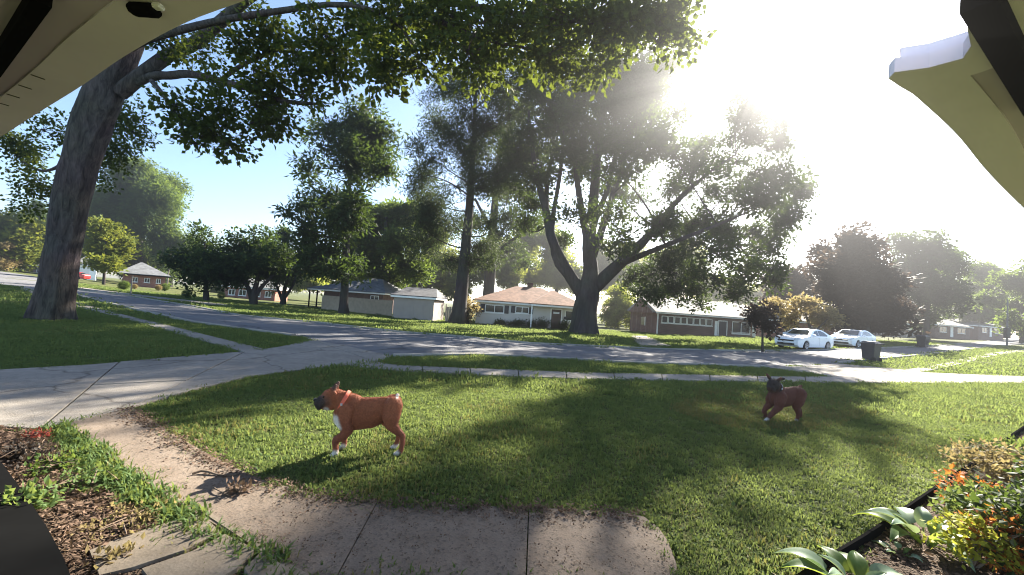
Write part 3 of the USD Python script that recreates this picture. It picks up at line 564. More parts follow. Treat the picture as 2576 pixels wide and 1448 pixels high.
tree('green_tree', 'shady tree at the right edge of the view beyond the tall pole', (2570, 850), [(2570, 850, 14), (2572, 790, 11), (2574, 720, 5)], [(2560, 720, 34, 34), (2590, 690, 40, 40), (2555, 780, 40, 40), (2600, 770, 50, 50), (2640, 720, 50, 60), (2540, 820, 30, 24)], 'green', depth=70, seed=35, **RG)
tree('brown_tree', 'brownish round topped tree above the dogwood beside the brick house', (2000, 838), [(2000, 838, 14), (2000, 770, 10), (1998, 700, 4)], [(1990, 700, 46, 30), (2010, 740, 50, 36), (1960, 735, 36, 34), (2040, 720, 30, 26)], 'purple_leaf', depth=58, seed=36, **RG)
tree('dogwood_tree', 'tan and pink leaved dogwood spreading over the parked white sedan', (2040, 862), [(2040, 862, 10), (2038, 830, 8), (2030, 800, 6), (2020, 775, 3)], [(1990, 790, 46, 20), (2060, 790, 40, 24), (2020, 765, 50, 18), (2090, 800, 30, 16), (1960, 775, 30, 16), (2000, 812, 40, 14), (2075, 812, 34, 14)], 'tan_leaf', BROAD, dens=20, cs=.75, hole=.38, hscale=.8, depth=37, seed=37, limbs=[[(2040, 850, 7), (2010, 825, 5), (1985, 800, 3)], [(2039, 845, 7), (2065, 820, 5), (2085, 800, 3)]])
tree('plum_tree', 'small purple leaved tree with thin trunk at the kerb left of the white sedan', (1918, 886), [(1918, 886, 7), (1918, 850, 6), (1917, 820, 4), (1915, 790, 2)], [(1905, 810, 30, 24), (1932, 800, 26, 24), (1915, 785, 28, 20), (1945, 820, 18, 14)], 'purple_leaf', BROAD, dens=9, cs=.6, hole=.42, hscale=.9, seed=38)
tree('background_hedge', 'dense low dark hedge behind the far right houses', (2400, 842), [(2400, 842, 8), (2400, 810, 5), (2400, 780, 3)], [(2400, 800, 60, 26), (2300, 810, 50, 26), (2460, 800, 40, 24), (2520, 800, 50, 30), (2250, 810, 40, 26)], 'dark_leaf', BROAD, cat='hedge', dens=9, depth=115, cs=2.0, hole=.35, hscale=.3, seed=39, twigs=0)

# ------------------------------------------------------------------ houses, fence, garage
class House:
    """local axes: u along the front from its left end, v away from the street, z up from the floor"""
    def __init__(s, name, label, pl, pr, dep, H, cat='house', yl=None, yr=None, group=None):
        a = G(*pl) if yl is None else D(pl[0], pl[1], yl)
        b = D(pr[0], pr[1], a[1] if yr is None else yr)
        s.o = np.array([a[0], a[1], a[2]]); d = b - a; d[2] = 0; s.L = np.linalg.norm(d); s.u = d / s.L; s.v = np.array([-s.u[1], s.u[0], 0.0])
        s.dep, s.H = dep, H; s.ang = math.atan2(s.u[1], s.u[0])
        s.t = Thing(name, label, cat, loc=s.o, group=group)
    def W(s, p):
        p = np.atleast_2d(p); return s.o + p[:, :1] * s.u + p[:, 1:2] * s.v + p[:, 2:3] * np.array([0, 0, 1.0])
    def at(s, px, py, v=0.0):
        d = ray(px, py); n = s.v; o = s.o + s.v * v; k = ((o - EYE) @ n) / (d @ n); q = EYE + d * k - s.o
        return q @ s.u, q[2]
    def add(s, name, pts, m, under=None, label=None):
        """the convex solid of local points"""
        h = Manifold.hull_points(np.asarray(pts, float)); v, f = V(h)
        return part(s.t, name, (s.W(v), f), m, under=under, label=label)
    def box(s, name, u0, u1, v0, v1, z0, z1, m, under=None, label=None):
        return s.add(name, [(u, v, z) for u in (u0, u1) for v in (v0, v1) for z in (z0, z1)], m, under, label)
    def walls(s, m, z0=-.5):
        s.box('wall', 0, s.L, 0, s.dep, z0, s.H, m)
    def roof(s, m, rise, r0, r1, over=.45, trim='white', u0=None, u1=None, v1=None):
        u0 = -over if u0 is None else u0; u1 = s.L + over if u1 is None else u1; v1 = s.dep + over if v1 is None else v1
        e = [(u, v, s.H + h) for u in (u0, u1) for v in (-over, v1) for h in (.02, .10)]
        rf = s.add('roof', e + [(r0, (v1 - over) / 2, s.H + rise), (r1, (v1 - over) / 2, s.H + rise)], m)
        s.box('fascia', u0 + .03, u1 - .03, -over + .03, v1 - .03, s.H - .16, s.H + .015, M[trim], under=rf)
        return rf
    def window(s, u0, u1, z0, z1, nx=1, nz=1, frame='white', shut=0.0, v=0.0, label=None):
        fr = s.t.path; b = .07
        w = s.box('window', u0, u1, v - .02, v + .01, z0, z1, M['glass'], label=label)
        for k in range(nx + 1):
            c = u0 + (u1 - u0) * k / nx; s.box('frame', c - b / 2, c + b / 2, v - .06, v - .015, z0 - b / 2, z1 + b / 2, M[frame], under=w)
        for k in range(nz + 1):
            c = z0 + (z1 - z0) * k / nz; s.box('frame', u0 - b / 2, u1 + b / 2, v - .057, v - .017, c - b / 2, c + b / 2, M[frame], under=w)
        s.box('sill', u0 - .1, u1 + .1, v - .1, v, z0 - .12, z0 - .05, M[frame], under=w)
        if shut:
            for a in (u0 - .08 - shut, u1 + .08): s.box('shutter', a, a + shut, v - .05, v, z0 - .05, z1 + .05, M['shutter'])
    def pxwin(s, x0, y0, x1, y1, **k):
        u0, z1 = s.at(x0, y0); u1, _ = s.at(x1, y0); _, z0 = s.at(x0, y1); s.window(u0, u1, z0, z1, **k)
    def door(s, u0, u1, z0, z1, m='door', v=0.0, lite=True):
        d = s.box('door', u0, u1, v - .04, v + .01, z0, z1, M[m])
        for a, b2, c, e in ((u0 - .1, u0, z0, z1 + .1), (u1, u1 + .1, z0, z1 + .1), (u0, u1, z1, z1 + .1)): s.box('door_frame', a, b2, v - .06, v, c, e, M['white'], under=d)
        if lite: s.box('pane', u0 + .2, u1 - .2, v - .05, v - .03, z1 - .45, z1 - .25, M['lamp'], under=d)
        s.add('handle', [(u0 + .08 + .03 * a, v - .1 + .03 * b2, z0 + 1 + .03 * c) for a in (0, 1) for b2 in (0, 1) for c in (0, 1)], M['metal'], under=d)

# cream bungalow with the brown roof
h = House('cream_house', 'cream bungalow with brown hip roof and dark shutters, left of the massive trunk', (1195, 815), (1446, 828), 9.0, 2.45, yr=42.5)
h.walls(M['cream']); L = h.L
h.roof(M['roof_brown'], 2.0, L * .42, L * .70)
pu0, _ = h.at(1330, 770); 
rf = h.add('roof', [(u, v, z) for u in (pu0, L + .9) for v in (-1.7, 4) for z in (h.H + .0, h.H + .09)] + [((pu0 + L) / 2 + .4, 2.2, h.H + 1.72), ((pu0 + L) / 2 + .4, 4, h.H + 1.75)], M['roof_brown'])
h.box('fascia', pu0 + .04, L + .86, -1.66, .2, h.H - .17, h.H - .004, M['white'], under=rf)
for u in (pu0 + .15, L + .7): h.box('porch_post', u - .06, u + .06, -1.55, -1.43, -.3, h.H - .18, M['white'])
h.pxwin(1222, 767, 1268, 785, nx=2, shut=.45); h.pxwin(1298, 772, 1330, 787, nx=2, shut=.42)
du, _ = h.at(1387, 790); h.door(du, du + 1.05, -.1, 2.05)
h.box('porch_step', du - .8, du + 2.2, -1.5, 0, -.4, -.08, M['concrete'])
wu, wz = h.at(1422, 790); h.window(wu, wu + .9, 1.0, 2.0, nx=1)
h.box('mailbox', du + 1.35, du + 1.65, -.12, 0, 1.1, 1.35, M['black'])
h.box('chimney', L * .55, L * .55 + .6, 4.6, 5.2, h.H + 1.2, h.H + 2.5, M['brick_brown'])
for k, (px, w_, hh) in enumerate([(1300, 1.2, .6), (1335, 1.5, .7), (1362, 1.3, .9), (1415, 1.2, .8), (1255, 1.0, .45)]):
    u, _ = h.at(px, 820); c = h.W([[u, -.9, 0]])[0]; c[2] = terr(c[0], c[1])
    pts = c + [0, 0, hh * .5] + np.random.default_rng(k).normal(0, 1, (60, 3)) * [w_ * .3, w_ * .26, hh * .3]
    b = Thing('foundation_shrub', ['low dark shrub under the shuttered right window of the cream house', 'wide dark shrub left of the brown door of the cream house', 'tallest dark shrub beside the brown door of the cream house', 'dark shrub right of the brown door of the cream house', 'small low plant under the big left window of the cream house'][k], 'shrub', loc=c)
    part(b, 'stem', tube([c - [0, 0, .1], c + [0, 0, hh * .6]], [.05, .02], 6), M['twig'])
    scatter(b.path + '/foliage', FINE, M['dark_leaf'], pts - c, quats(60, rng), rng.uniform(.35, .55, 60))

# gabled brick house with the long row of panes
h = House('brick_house', 'brown brick house with pale gray gable roof and a long row of white framed panes', (1652, 842), (1896, 848), 8.6, 2.55, yr=47.5)
h.walls(M['brick_brown']); L = h.L
rise = 1.9; o = .4
rf = h.add('roof', [(u, v, h.H + z) for u in (-o, L + o) for v in (-o, h.dep + o) for z in (.02, .12)] + [(u, h.dep / 2, h.H + rise + z) for u in (-o, L + o) for z in (0, .1)], M['roof_pale'])
h.add('gable', [(-.012 - .0, v, z) for v, z in ((0, h.H - .1), (h.dep, h.H - .1), (h.dep / 2, h.H + rise - .12))] + [(-o - .02, v, z) for v, z in ((0.2, h.H - .1), (h.dep - .2, h.H - .1), (h.dep / 2, h.H + rise - .2))], M['brick_brown'])
h.box('gutter', -o, L + o, -o - .12, -o, h.H - .08, h.H + .05, M['white'], under=rf)
h.box('downspout', -.06, .06, -.1, -.015, -.3, h.H - .1, M['white'])
ux, z1 = h.at(1664, 795); uy, z0 = h.at(1792, 811)
for k in range(8):
    a = ux + (uy - ux) * k / 8; b = ux + (uy - ux) * (k + 1) / 8
    h.window(a + .06, b - .06, 1.45, 2.2, nx=1)
du, _ = h.at(1808, 820); h.door(du, du + .95, -.05, 2.05, 'shutter', lite=False)
h.box('sidelight', du - .5, du - .15, -.04, .01, 0, 2.05, M['white'])
pu, _ = h.at(1846, 820); h.window(pu - 0.2, pu + 2.0, .75, 2.1, nx=2)
for u in (pu + 2.2, L - .1): h.box('porch_post', u - .07, u + .07, -.35, -.21, -.3, h.H - .1, M['white'])
for z in (.35, .85): h.box('railing', du + 1.3, L - .1, -.32, -.26, z, z + .05, M['white'])
g0 = h.W([[-.035, h.dep * .42, 1.2]])[0]
h.box('gable_window', -.05, -.005, h.dep * .40, h.dep * .55, .9, 1.9, M['glass']); h.box('gable_window_frame', -.07, -.03, h.dep * .39, h.dep * .41, .85, 1.95, M['white'])

# brick house with the hip roof behind the dogwood
h = House('red_brick_house', 'red brick house with gray hip roof mostly hidden behind the tan dogwood', (1906, 850), (2150, 852), 9, 2.6, yl=55, yr=56)
h.walls(M['brick_red']); h.roof(M['roof_pale'], 1.6, h.L * .3, h.L * .86, over=.6)
h.box('porch_post', h.L - .1, h.L + .1, -.55, -.35, -.3, h.H - .1, M['white'])
for x0, x1 in ((1925, 1950), (1975, 2005), (2035, 2070), (2108, 2126)):
    a, _ = h.at(x0, 830); b, _ = h.at(x1, 830); h.window(a, b, .9, 2.0, nx=2)
# far houses at the right
for lab, a, b, y, mt in (('far low house with pale gray roof, left one of the two beyond the right lawns', 2352, 2440, 78, 'brick_brown'), ('far low house with pale gray roof nearest to the tall pole', 2462, 2525, 88, 'brick_brown'), ('small pale gabled house front peeking between the dark trees on the right', 2280, 2308, 74, 'shed')):
    h = House('far_house', lab, (a, 846), (b, 846), 8, 2.3, yl=y, yr=y + 6)
    h.walls(M[mt], z0=-1.5); h.roof(M['roof_pale'], 1.7, h.L * .3, h.L * .7)
    h.window(h.L * .12, h.L * .30, .9, 1.9, nx=2); h.window(h.L * .62, h.L * .85, .9, 1.9, nx=2); h.door(h.L * .42, h.L * .42 + 1, 0, 2.0, 'white', lite=False)

# left: brick house with gray hip roof, its white garage end
h = House('hip_roof_house', 'orange brick house with dark gray hip roof beyond the street on the left', (306, 722), (414, 728), 11, 2.5, yl=74, yr=78)
h.walls(M['brick_red'], z0=-1.2); h.roof(M['roof_gray'], 2.5, h.L * .34, h.L * .40, over=.8, trim='dark_beam')
for a, b in ((.22, .34), (.5, .62), (.78, .88)): h.window(h.L * a, h.L * b, 1.1, 1.9, nx=2)
h = House('white_garage', 'bright white garage end with gray roof between the maple trunk and the young tree', (189, 699), (240, 703), 9, 2.7, yl=80, yr=82)
h.walls(M['garage_white'], z0=-1.2); h.roof(M['roof_gray'], 1.9, h.L * .3, h.L * .7)
for k in range(4): h.box('garage_door_panel', h.L * .12, h.L * .62, -.05, -.01, .05 + k * .52, .05 + k * .52 + .49, M['white'])
h = House('dark_house', 'dark shaded house at the far left beyond the street', (58, 692), (150, 698), 9, 2.5, yl=98, yr=100)
h.walls(M['brick_brown'], z0=-1.2); h.roof(M['roof_dark'], 1.8, h.L * .3, h.L * .7); h.window(h.L * .35, h.L * .55, .8, 2, nx=2); h.window(h.L * .1, h.L * .22, .8, 2)
h = House('low_brick_house', 'low orange brick house with pale roof seen under the crabapple crowns', (563, 756), (690, 762), 8, 2.4, yl=66, yr=68)
h.walls(M['brick_red'], z0=-1.2); h.roof(M['roof_pale'], 1.7, h.L * .25, h.L * .75, over=.5)
for a, b in ((.08, .2), (.28, .42), (.55, .7), (.8, .92)): h.window(h.L * a, h.L * b, 1.0, 1.9, nx=2)

# dark roofed house behind the wooden fence, with its carport
h = House('dark_roof_house', 'house with dark gray hip roof and open carport behind the wooden fence', (812, 775), (960, 790), 9, 2.5, yl=54, yr=53)
h.walls(M['brick_brown'], z0=-1); h.roof(M['roof_gray'], 2.1, h.L * .52, h.L * .72, u0=-2.2)
for u in (-2.0, -.9): h.box('carport_post', u - .07, u + .07, -.2, -.06, -1, h.H, M['dark_beam'])
h.window(h.L * .8, h.L * .93, 1.2, 2.1, nx=2)
a = G(808, 779); b = G(986, 798); d = (b - a); Lf = np.linalg.norm(d[:2]); d = d / Lf; n_ = np.array([-d[1], d[0], 0])
f = Thing('wooden_fence', 'weathered tan board fence standing in front of the dark roofed house', 'fence', loc=a)
def obox(c, du_, dv_, z0, z1, uu, vv):
    p = [c + uu * x + vv * y + np.array([0, 0, z]) for x in du_ for y in dv_ for z in (z0, z1)]; return Manifold.hull_points(np.array(p))
nb = int(Lf / .155); fr = np.random.default_rng(3)
for k in range(nb):
    c = a + d * (k * .155); c[2] = terr(c[0], c[1]); hz = 1.72 + fr.uniform(-.02, .02)
    part(f, 'board', obox(c, (0.004, .149), (-.012, .012), .04, hz, d * [1, 1, 0], n_), M['fence'])
for k in range(0, nb, 15):
    c = a + d * (k * .155); c[2] = terr(c[0], c[1]); part(f, 'post', obox(c, (0, .1), (.02, .12), -.3, 1.68, d * [1, 1, 0], n_), M['fence'])
h = House('beige_garage', 'windowless beige garage with low dark roof standing between fence and hemlock', (987, 801), (1088, 811), 6, 2.25)
h.walls(M['shed'], z0=-.6); h.roof(M['roof_dark'], 1.0, h.L * .1, h.L * .9, over=.3)
for k in range(1, 4): h.box('panel_seam', h.L * k / 4 - .02, h.L * k / 4 + .02, -.014, -.001, 0, 2.1, M['shed'])
# bits in the gap between garage and cream house
c = G(1115, 812)
t = Thing('garden_gate', 'dark wooden gate in the gap between the beige garage and the hemlock trunk', 'gate', loc=c)
for k in range(7): part(t, 'board', box(c[0] + k * .24, c[0] + k * .24 + .22, c[1] + 1.5, c[1] + 1.54, c[2] + .05, c[2] + 1.5 + .04 * (k % 2)), M['fence'])
for x in (-.12, 1.7): part(t, 'post', box(c[0] + x, c[0] + x + .11, c[1] + 1.46, c[1] + 1.57, c[2] - .3, c[2] + 1.75), M['fence'])
for z in (.35, 1.2): part(t, 'rail', box(c[0], c[0] + 1.68, c[1] + 1.545, c[1] + 1.59, c[2] + z, c[2] + z + .1), M['fence'])
tree('pale_shrub', 'pale sunlit shrub between the hemlock trunk and the left end of the cream house', (1178, 816), [(1178, 816, 7), (1178, 795, 5), (1178, 775, 3)], [(1172, 765, 18, 18), (1186, 775, 16, 16), (1176, 792, 18, 14)], 'tan_leaf', BROAD, dens=16, cs=.6, hole=.36, seed=41, cat='shrub')

# round clipped bushes on the left lawns
for px, py, rr, lm, lab in ((311, 731, 15, 'green', 'largest round clipped bush at the near corner of the orange brick house'), (338, 728, 8, 'tan_leaf', 'small brownish bush against the orange brick wall'), (414, 733, 12, 'green', 'round green bush at the right end of the orange brick house'), (398, 732, 9, 'tan_leaf', 'orange bush beside the round green bush'), (467, 750, 12, 'green', 'round clipped bush on the lawn just left of the dark low tree'), (556, 753, 11, 'green', 'round clipped bush left of the low brick house')):
    c = G(px, py); R = rr * c[1] / F * .8
    t = Thing('round_bush', lab, 'bush', loc=c); r_ = np.random.default_rng(px)
    part(t, 'stem', tube([c - [0, 0, .2], c + [0, 0, R]], [R * .18, R * .1], 6), M['bark_far'])
    d = r_.normal(0, 1, (260, 3)); d /= np.linalg.norm(d, axis=1, keepdims=True)
    scatter(t.path + '/foliage', FINE, M[lm], d * R * r_.uniform(.6, .95, (260, 1)) + [0, 0, R * 1.05], quats(260, r_), R * r_.uniform(.3, .45, 260))

# ------------------------------------------------------------------ cars, bins, poles
def car_mesh():
    """side profile sawn out, refined, then narrowed towards roof, nose and tail"""
    prof = [(0.02, .32), (0.0, .50), (.04, .66), (.18, .76), (.60, .86), (1.18, .95), (1.34, 1.00), (1.98, 1.36), (2.3, 1.44), (2.75, 1.46), (3.15, 1.42), (3.5, 1.31), (4.0, 1.08), (4.35, 1.05), (4.55, 1.0), (4.62, .80), (4.62, .52), (4.56, .30), (4.3, .20), (.25, .18)]
    pg = Polygon(prof).buffer(.03).buffer(-.03)
    for x in (.90, 3.66): pg = pg.difference(Point(x, .30).buffer(.375))
    m = prism(pg, 1.76); m.apply_translation([0, 0, -.88])
    v, f = trimesh.remesh.subdivide_to_size(m.vertices, m.faces, .11)
    mm = trimesh.Trimesh(v, f, process=True); trimesh.smoothing.filter_taubin(mm, .5, .53, 6)
    return mm
def car_map(x, y, z):
    """(x along, y half width before narrowing, z) -> narrowed y"""
    t = np.clip((np.asarray(z) - .92) / .54, 0, 1); k = 1 - .26 * t ** 1.1
    x = np.asarray(x); k = k * (1 - .16 * np.clip((.7 - x) / .7, 0, 1) ** 2 - .10 * np.clip((x - 4.0) / .6, 0, 1) ** 2)
    k = k * (1 - .05 * np.clip((.45 - np.asarray(z)) / .25, 0, 1))
    return y * k
def car(label, px, y, heading, paint, scale=1.0, group=None, near=True):
    c = D(*px, y); c[2] = terr(c[0], c[1]) + .02
    t = Thing('parked_car', label, 'car', loc=c, rotz=heading, group=group); S = scale
    def P(a): a = np.array(a, float); a[:, 0] -= 2.3; return a * S
    m = car_mesh(); v = np.array(m.vertices); v = np.c_[v[:, 0], car_map(v[:, 0], v[:, 2], v[:, 1]), v[:, 1]]
    part(t, 'body', (P(v), np.array(m.faces)[:, ::-1]), paint, smooth=40, local=True)
    def side(name, pts, mt, s, lift=.012, under=None):
        v2, f = trimesh.creation.triangulate_polygon(Polygon(pts), engine='earcut'); v3, f = trimesh.remesh.subdivide_to_size(np.c_[v2, 0 * v2[:, 0]], f, .2)
        w = np.c_[v3[:, 0], s * (car_map(v3[:, 0], .88, v3[:, 1]) + lift), v3[:, 1]]
        return part(t, name, (P(w), f), mt, local=True, smooth=True, under=under)
    for s in (-1, 1):
        side('side_window', [(1.62, 1.0), (2.06, 1.30), (2.44, 1.38), (2.46, 1.0)], M['glass'], s)
        side('side_window', [(2.54, 1.0), (2.52, 1.38), (2.9, 1.38), (3.3, 1.27), (3.62, 1.06), (3.5, 1.0)], M['glass'], s)
        side('door_seam', [(2.49, .35), (2.49, .98), (2.51, .98), (2.51, .35)], M['black'], s, .006)
        for x in (2.25, 3.25): side('door_handle', [(x, .86), (x + .2, .86), (x + .2, .89), (x, .89)], M['rim'], s, .02)
        mr = V(rbox(.12, .2, .13, .04)); part(t, 'mirror', (P(mr[0] + [1.62, s * .98, 1.02]), mr[1]), paint, local=True, smooth=40)
        hl = V(Manifold.hull_points(np.array([(.06, s * .5, .62), (.06, s * .5, .74), (.04, s * .72, .66), (.35, s * .83, .72), (.35, s * .83, .83), (.2, s * .5, .79), (.4, s * .6, .72)]) )); part(t, 'headlight', (P(hl[0] + [-.03, 0, .0]), hl[1]), M['lamp'], local=True)
        tl = V(rbox(.08, .34, .16, .03)); part(t, 'tail_light', (P(tl[0] + [4.58, s * .58, .86]), tl[1]), M['red_leaf'], local=True)
        for x in (.90, 3.66):
            prof = [(.20, -.10), (.31, -.10), (.325, -.05), (.325, .05), (.31, .10), (.20, .10), (.20, -.10)]
            w = lathe(prof, 24); w.apply_transform(trimesh.transformations.rotation_matrix(math.pi / 2, [1, 0, 0])); w.apply_translation([x, s * .77, .325])
            tp = part(t, 'tyre', (P(w.vertices), w.faces), M['tyre'], local=True, smooth=35)
            rims = [lathe([(.0, .02), (.06, .03), (.06, -.03), (0, -.03)], 12), lathe([(.17, .05), (.205, .06), (.205, -.06), (.17, -.05), (.17, .05)], 20)]
            for k in range(5):
                b = trimesh.creation.box([.15, .05, .02]); b.apply_translation([.11, 0, .03]); b.apply_transform(trimesh.transformations.rotation_matrix(k * 2 * math.pi / 5, [0, 0, 1])); rims.append(b)
            rv, rf_ = join(rims); rv = np.c_[rv[:, 0], -rv[:, 2] * -s, rv[:, 1]] + [x, s * .83, .325]
            part(t, 'rim', (P(rv), rf_), M['rim'], local=True, under=tp)
    ws = np.array([(1.40, y_, 1.045) for y_ in (-.66, -.33, 0, .33, .66)] + [(1.95, y_, 1.362) for y_ in (-.56, -.28, 0, .28, .56)]); ws[:, 2] += .008 + .02 * (1 - (ws[:, 1] / .7) ** 2); ws[:, 0] -= .02 
    fq = np.array([(k, k + 1, k + 6, k + 5) for k in range(4)])
    part(t, 'windshield', (P(ws), fq), M['glass'], local=True, smooth=True)
    rw = np.array([(3.55, y_, 1.305) for y_ in (-.56, -.28, 0, .28, .56)] + [(4.0, y_, 1.10) for y_ in (-.66, -.33, 0, .33, .66)]); rw[:, 2] += .02; rw[:, 0] += .02
    part(t, 'rear_window', (P(rw), fq), M['glass'], local=True, smooth=True)
    for nm, (sx, sy, sz), (x, z), mt in (('grille', (.08, 1.0, .10), (.015, .60), 'black'), ('lower_grille', (.08, 1.1, .14), (.03, .36), 'black'), ('number_plate', (.03, .30, .12), (-.03, .48), 'white'), ('sill', (2.2, 1.70, .06), (2.3, .19), 'black')):
        b = V(rbox(sx, sy, sz, .012)); part(t, nm, (P(b[0] + [x, 0, z]), b[1]), M[mt], local=True)
    return t

ca = G(2040, 887)
rd = np.array([1.0, .42, 0])
car('white sedan parked at the far kerb, its dark grille facing left, the nearer of two', (2022, 880), 27.2, math.radians(27), M['car_white'], .95)
car('second white sedan parked behind the first, partly hidden by the black trash bin', (2144, 878), 30.6, math.radians(30), M['car_white'], .92)
car('red car mostly hidden behind the maple trunk on the far left', (184, 706), 70, math.radians(10), M['car_red'], .9)

def bin_(label, px, s, yaw):
    c = G(*px); t = Thing('trash_bin', label, 'trash bin', loc=c, rotz=yaw, group=None)
    lo = [(x * .24, y * .26, .06) for x in (-1, 1) for y in (-1, 1)]; hi = [(x * .31, y * .34, .98) for x in (-1, 1) for y in (-1, 1)]
    q = lambda m: (V(m)[0] * s, V(m)[1])
    part(t, 'body', q(Manifold.hull_points(np.array(lo + hi))), M['bin'], local=True)
    rim = Manifold.hull_points(np.array([(x * .335, y * .365, z) for x in (-1, 1) for y in (-1, 1) for z in (.93, .99)])); part(t, 'rim', q(rim), M['bin'], local=True)
    lid = Manifold.hull_points(np.array([(x * .34, y * .37, 1.0) for x in (-1, 1) for y in (-1, 1)] + [(x * .22, y * .25, 1.09) for x in (-1, 1) for y in (-1, 1)])); part(t, 'lid', q(lid), M['bin'], local=True, label='slightly domed lid')
    part(t, 'handle', q(tube([(-.3, .40, .95), (-.3, .45, 1.0), (.3, .45, 1.0), (.3, .40, .95)], .02, 8)), M['bin'], local=True)
    for x in (-.27, .27):
        w = lathe([(0, -.03), (.12, -.03), (.125, 0), (.12, .03), (0, .03)], 18); w.apply_transform(trimesh.transformations.rotation_matrix(math.pi / 2, [0, 1, 0])); w.apply_translation([x, .27, .125]); part(t, 'wheel', q(w), M['tyre'], local=True)
    for k in (-1, 0, 1): part(t, 'rib', q(rbox(.03, .03, .6, .01).translate([k * .14, -.315, .55])), M['bin'], local=True)
bin_('large black wheeled trash bin on the grass strip before the white sedans', (2190, 909), .86, math.radians(200))
bin_('farther black trash bin standing across the street on the right', (2321, 875), 1.0, math.radians(20))

c = G(2533, 872)
t = Thing('utility_pole', 'thin tall dark pole with a small box at the right edge of the street', 'pole', loc=c)
hp = (872 - 752) * c[1] / F
part(t, 'pole', tube([c - [0, 0, .3], c + [0, 0, hp]], [.10, .06], 8), M['metal']); part(t, 'box', V(rbox(.5, .4, 1.3, .04).translate((c + [0, 0, hp * .28]).tolist())), M['black']); part(t, 'crossbar', box(c[0] - .5, c[0] + .5, c[1] - .05, c[1] + .05, c[2] + hp * .34, c[2] + hp * .34 + .08), M['metal'])
c = D(421, 712, 92); c[2] = terr(c[0], c[1])
t = Thing('utility_pole', 'pale utility pole behind the right end of the gray hip roof', 'pole', loc=c)
part(t, 'pole', tube([c - [0, 0, .3], c + [0, 0, 8.0]], [.16, .11], 8), M['pole']); part(t, 'crossarm', box(c[0] - .9, c[0] + .9, c[1] - .06, c[1] + .06, c[2] + 7.3, c[2] + 7.42), M['pole'])
c = G(328, 746)
solo('marker_stake', tube([c - [0, 0, .2], c + [0, 0, 1.7]], [.05, .045], 6), M['pole'], 'thin pale stake in the lawn before the largest round bush', 'stake')

# ------------------------------------------------------------------ dogs
def dog(name, label, foot, Y, crop, anchor, spx, bones, colour, squash, extra, rot=ROLL, group=None, yaw=0.0):
    """bones: chains of (x, y, radius, lateral) in pixels of a side view; anchor stands on the ground at foot"""
    loc = D(foot[0], foot[1], Y); loc[2] = terr(loc[0], loc[1]) + .0
    cr, sr = math.cos(rot), math.sin(rot)
    def J(x, y, lat=0.0):
        dx, dy = x - anchor[0], y - anchor[1]
        return np.array([(dx * cr + dy * sr) * spx, lat, -(-dx * sr + dy * cr) * spx])
    def chain(ch, sq=1.0):
        out = []
        for a, b in zip(ch[:-1], ch[1:]):
            s = []
            for q in (a, b):
                p = J(q[0], q[1], (q[3] if len(q) > 3 else 0.0) / sq); s.append(Manifold.sphere(q[2] * spx, 22).translate(p.tolist()))
            out.append(Manifold.batch_hull(s))
        return Manifold.batch_boolean(out, m3.OpType.Add).scale([1, sq, 1])
    solid = Manifold.batch_boolean([chain(ch, sq) for ch, sq in bones], m3.OpType.Add).refine_to_length(.013)
    v, f = V(solid); tm = trimesh.Trimesh(v, f, process=True); trimesh.smoothing.filter_taubin(tm, .5, .52, 26)
    v = np.array(tm.vertices); f = np.array(tm.faces)
    px = np.empty((len(v), 2)); X, Z = v[:, 0] / spx, -v[:, 2] / spx
    px[:, 0] = X * cr - Z * sr + anchor[0]; px[:, 1] = X * sr + Z * cr + anchor[1]
    v[:, 2] = np.maximum(v[:, 2], -.004)
    t = Thing(name, label, 'dog', loc=loc, group=group, rotz=yaw)
    path = part(t, 'body', (v, f), M['coat'], smooth=True, local=True)
    col = colour(px, v)
    UsdGeom.PrimvarsAPI(stage.GetPrimAtPath(path)).CreatePrimvar('coat', Sdf.ValueTypeNames.Color3fArray, 'vertex').Set(Vt.Vec3fArray.FromNumpy(col.astype(np.float32)))
    fr = np.random.default_rng(5); nh = 24000
    tr = v[f]; ar = np.linalg.norm(np.cross(tr[:, 1] - tr[:, 0], tr[:, 2] - tr[:, 0]), axis=1); pick = fr.choice(len(f), nh, p=ar / ar.sum())
    ba = fr.dirichlet((1, 1, 1), nh); root = (tr[pick] * ba[:, :, None]).sum(1); hc = (col[f[pick]] * ba[:, :, None]).sum(1) * fr.uniform(.9, 1.6, (nh, 1))
    nn = np.cross(tr[:, 1] - tr[:, 0], tr[:, 2] - tr[:, 0])[pick]; nn /= np.linalg.norm(nn, axis=1, keepdims=True)
    flow = np.array([.75, 0, -.65]) + fr.normal(0, .18, (nh, 3)); flow -= nn * (flow * nn).sum(1, keepdims=True); flow /= np.linalg.norm(flow, axis=1, keepdims=True) + 1e-9
    Lh = fr.uniform(.007, .013, (nh, 1)); p1 = root + (nn * .45 + flow * .9) * Lh * .5; p2 = root + (nn * .5 + flow * 1.3) * Lh * .8
    cp = numbered(t.path, 'fur'); bc = UsdGeom.BasisCurves.Define(stage, cp); bc.CreateTypeAttr('linear')
    bc.CreatePointsAttr(Vt.Vec3fArray.FromNumpy(np.stack([root, p1, p2], 1).reshape(-1, 3).astype(np.float32)))
    bc.CreateCurveVertexCountsAttr(Vt.IntArray.FromNumpy(np.full(nh, 3, np.int32)))
    bc.CreateWidthsAttr(Vt.FloatArray.FromNumpy(np.tile(np.array([.0014, .0011, .0003], np.float32), nh))); bc.SetWidthsInterpolation('vertex')
    UsdGeom.PrimvarsAPI(bc).CreatePrimvar('coat', Sdf.ValueTypeNames.Color3fArray, 'vertex').Set(Vt.Vec3fArray.FromNumpy(np.repeat(hc, 3, 0).astype(np.float32)))
    UsdShade.MaterialBindingAPI.Apply(bc.GetPrim()).Bind(M['coat']); tag(bc.GetPrim(), kind='stuff')
    extra(t, J)
    return t

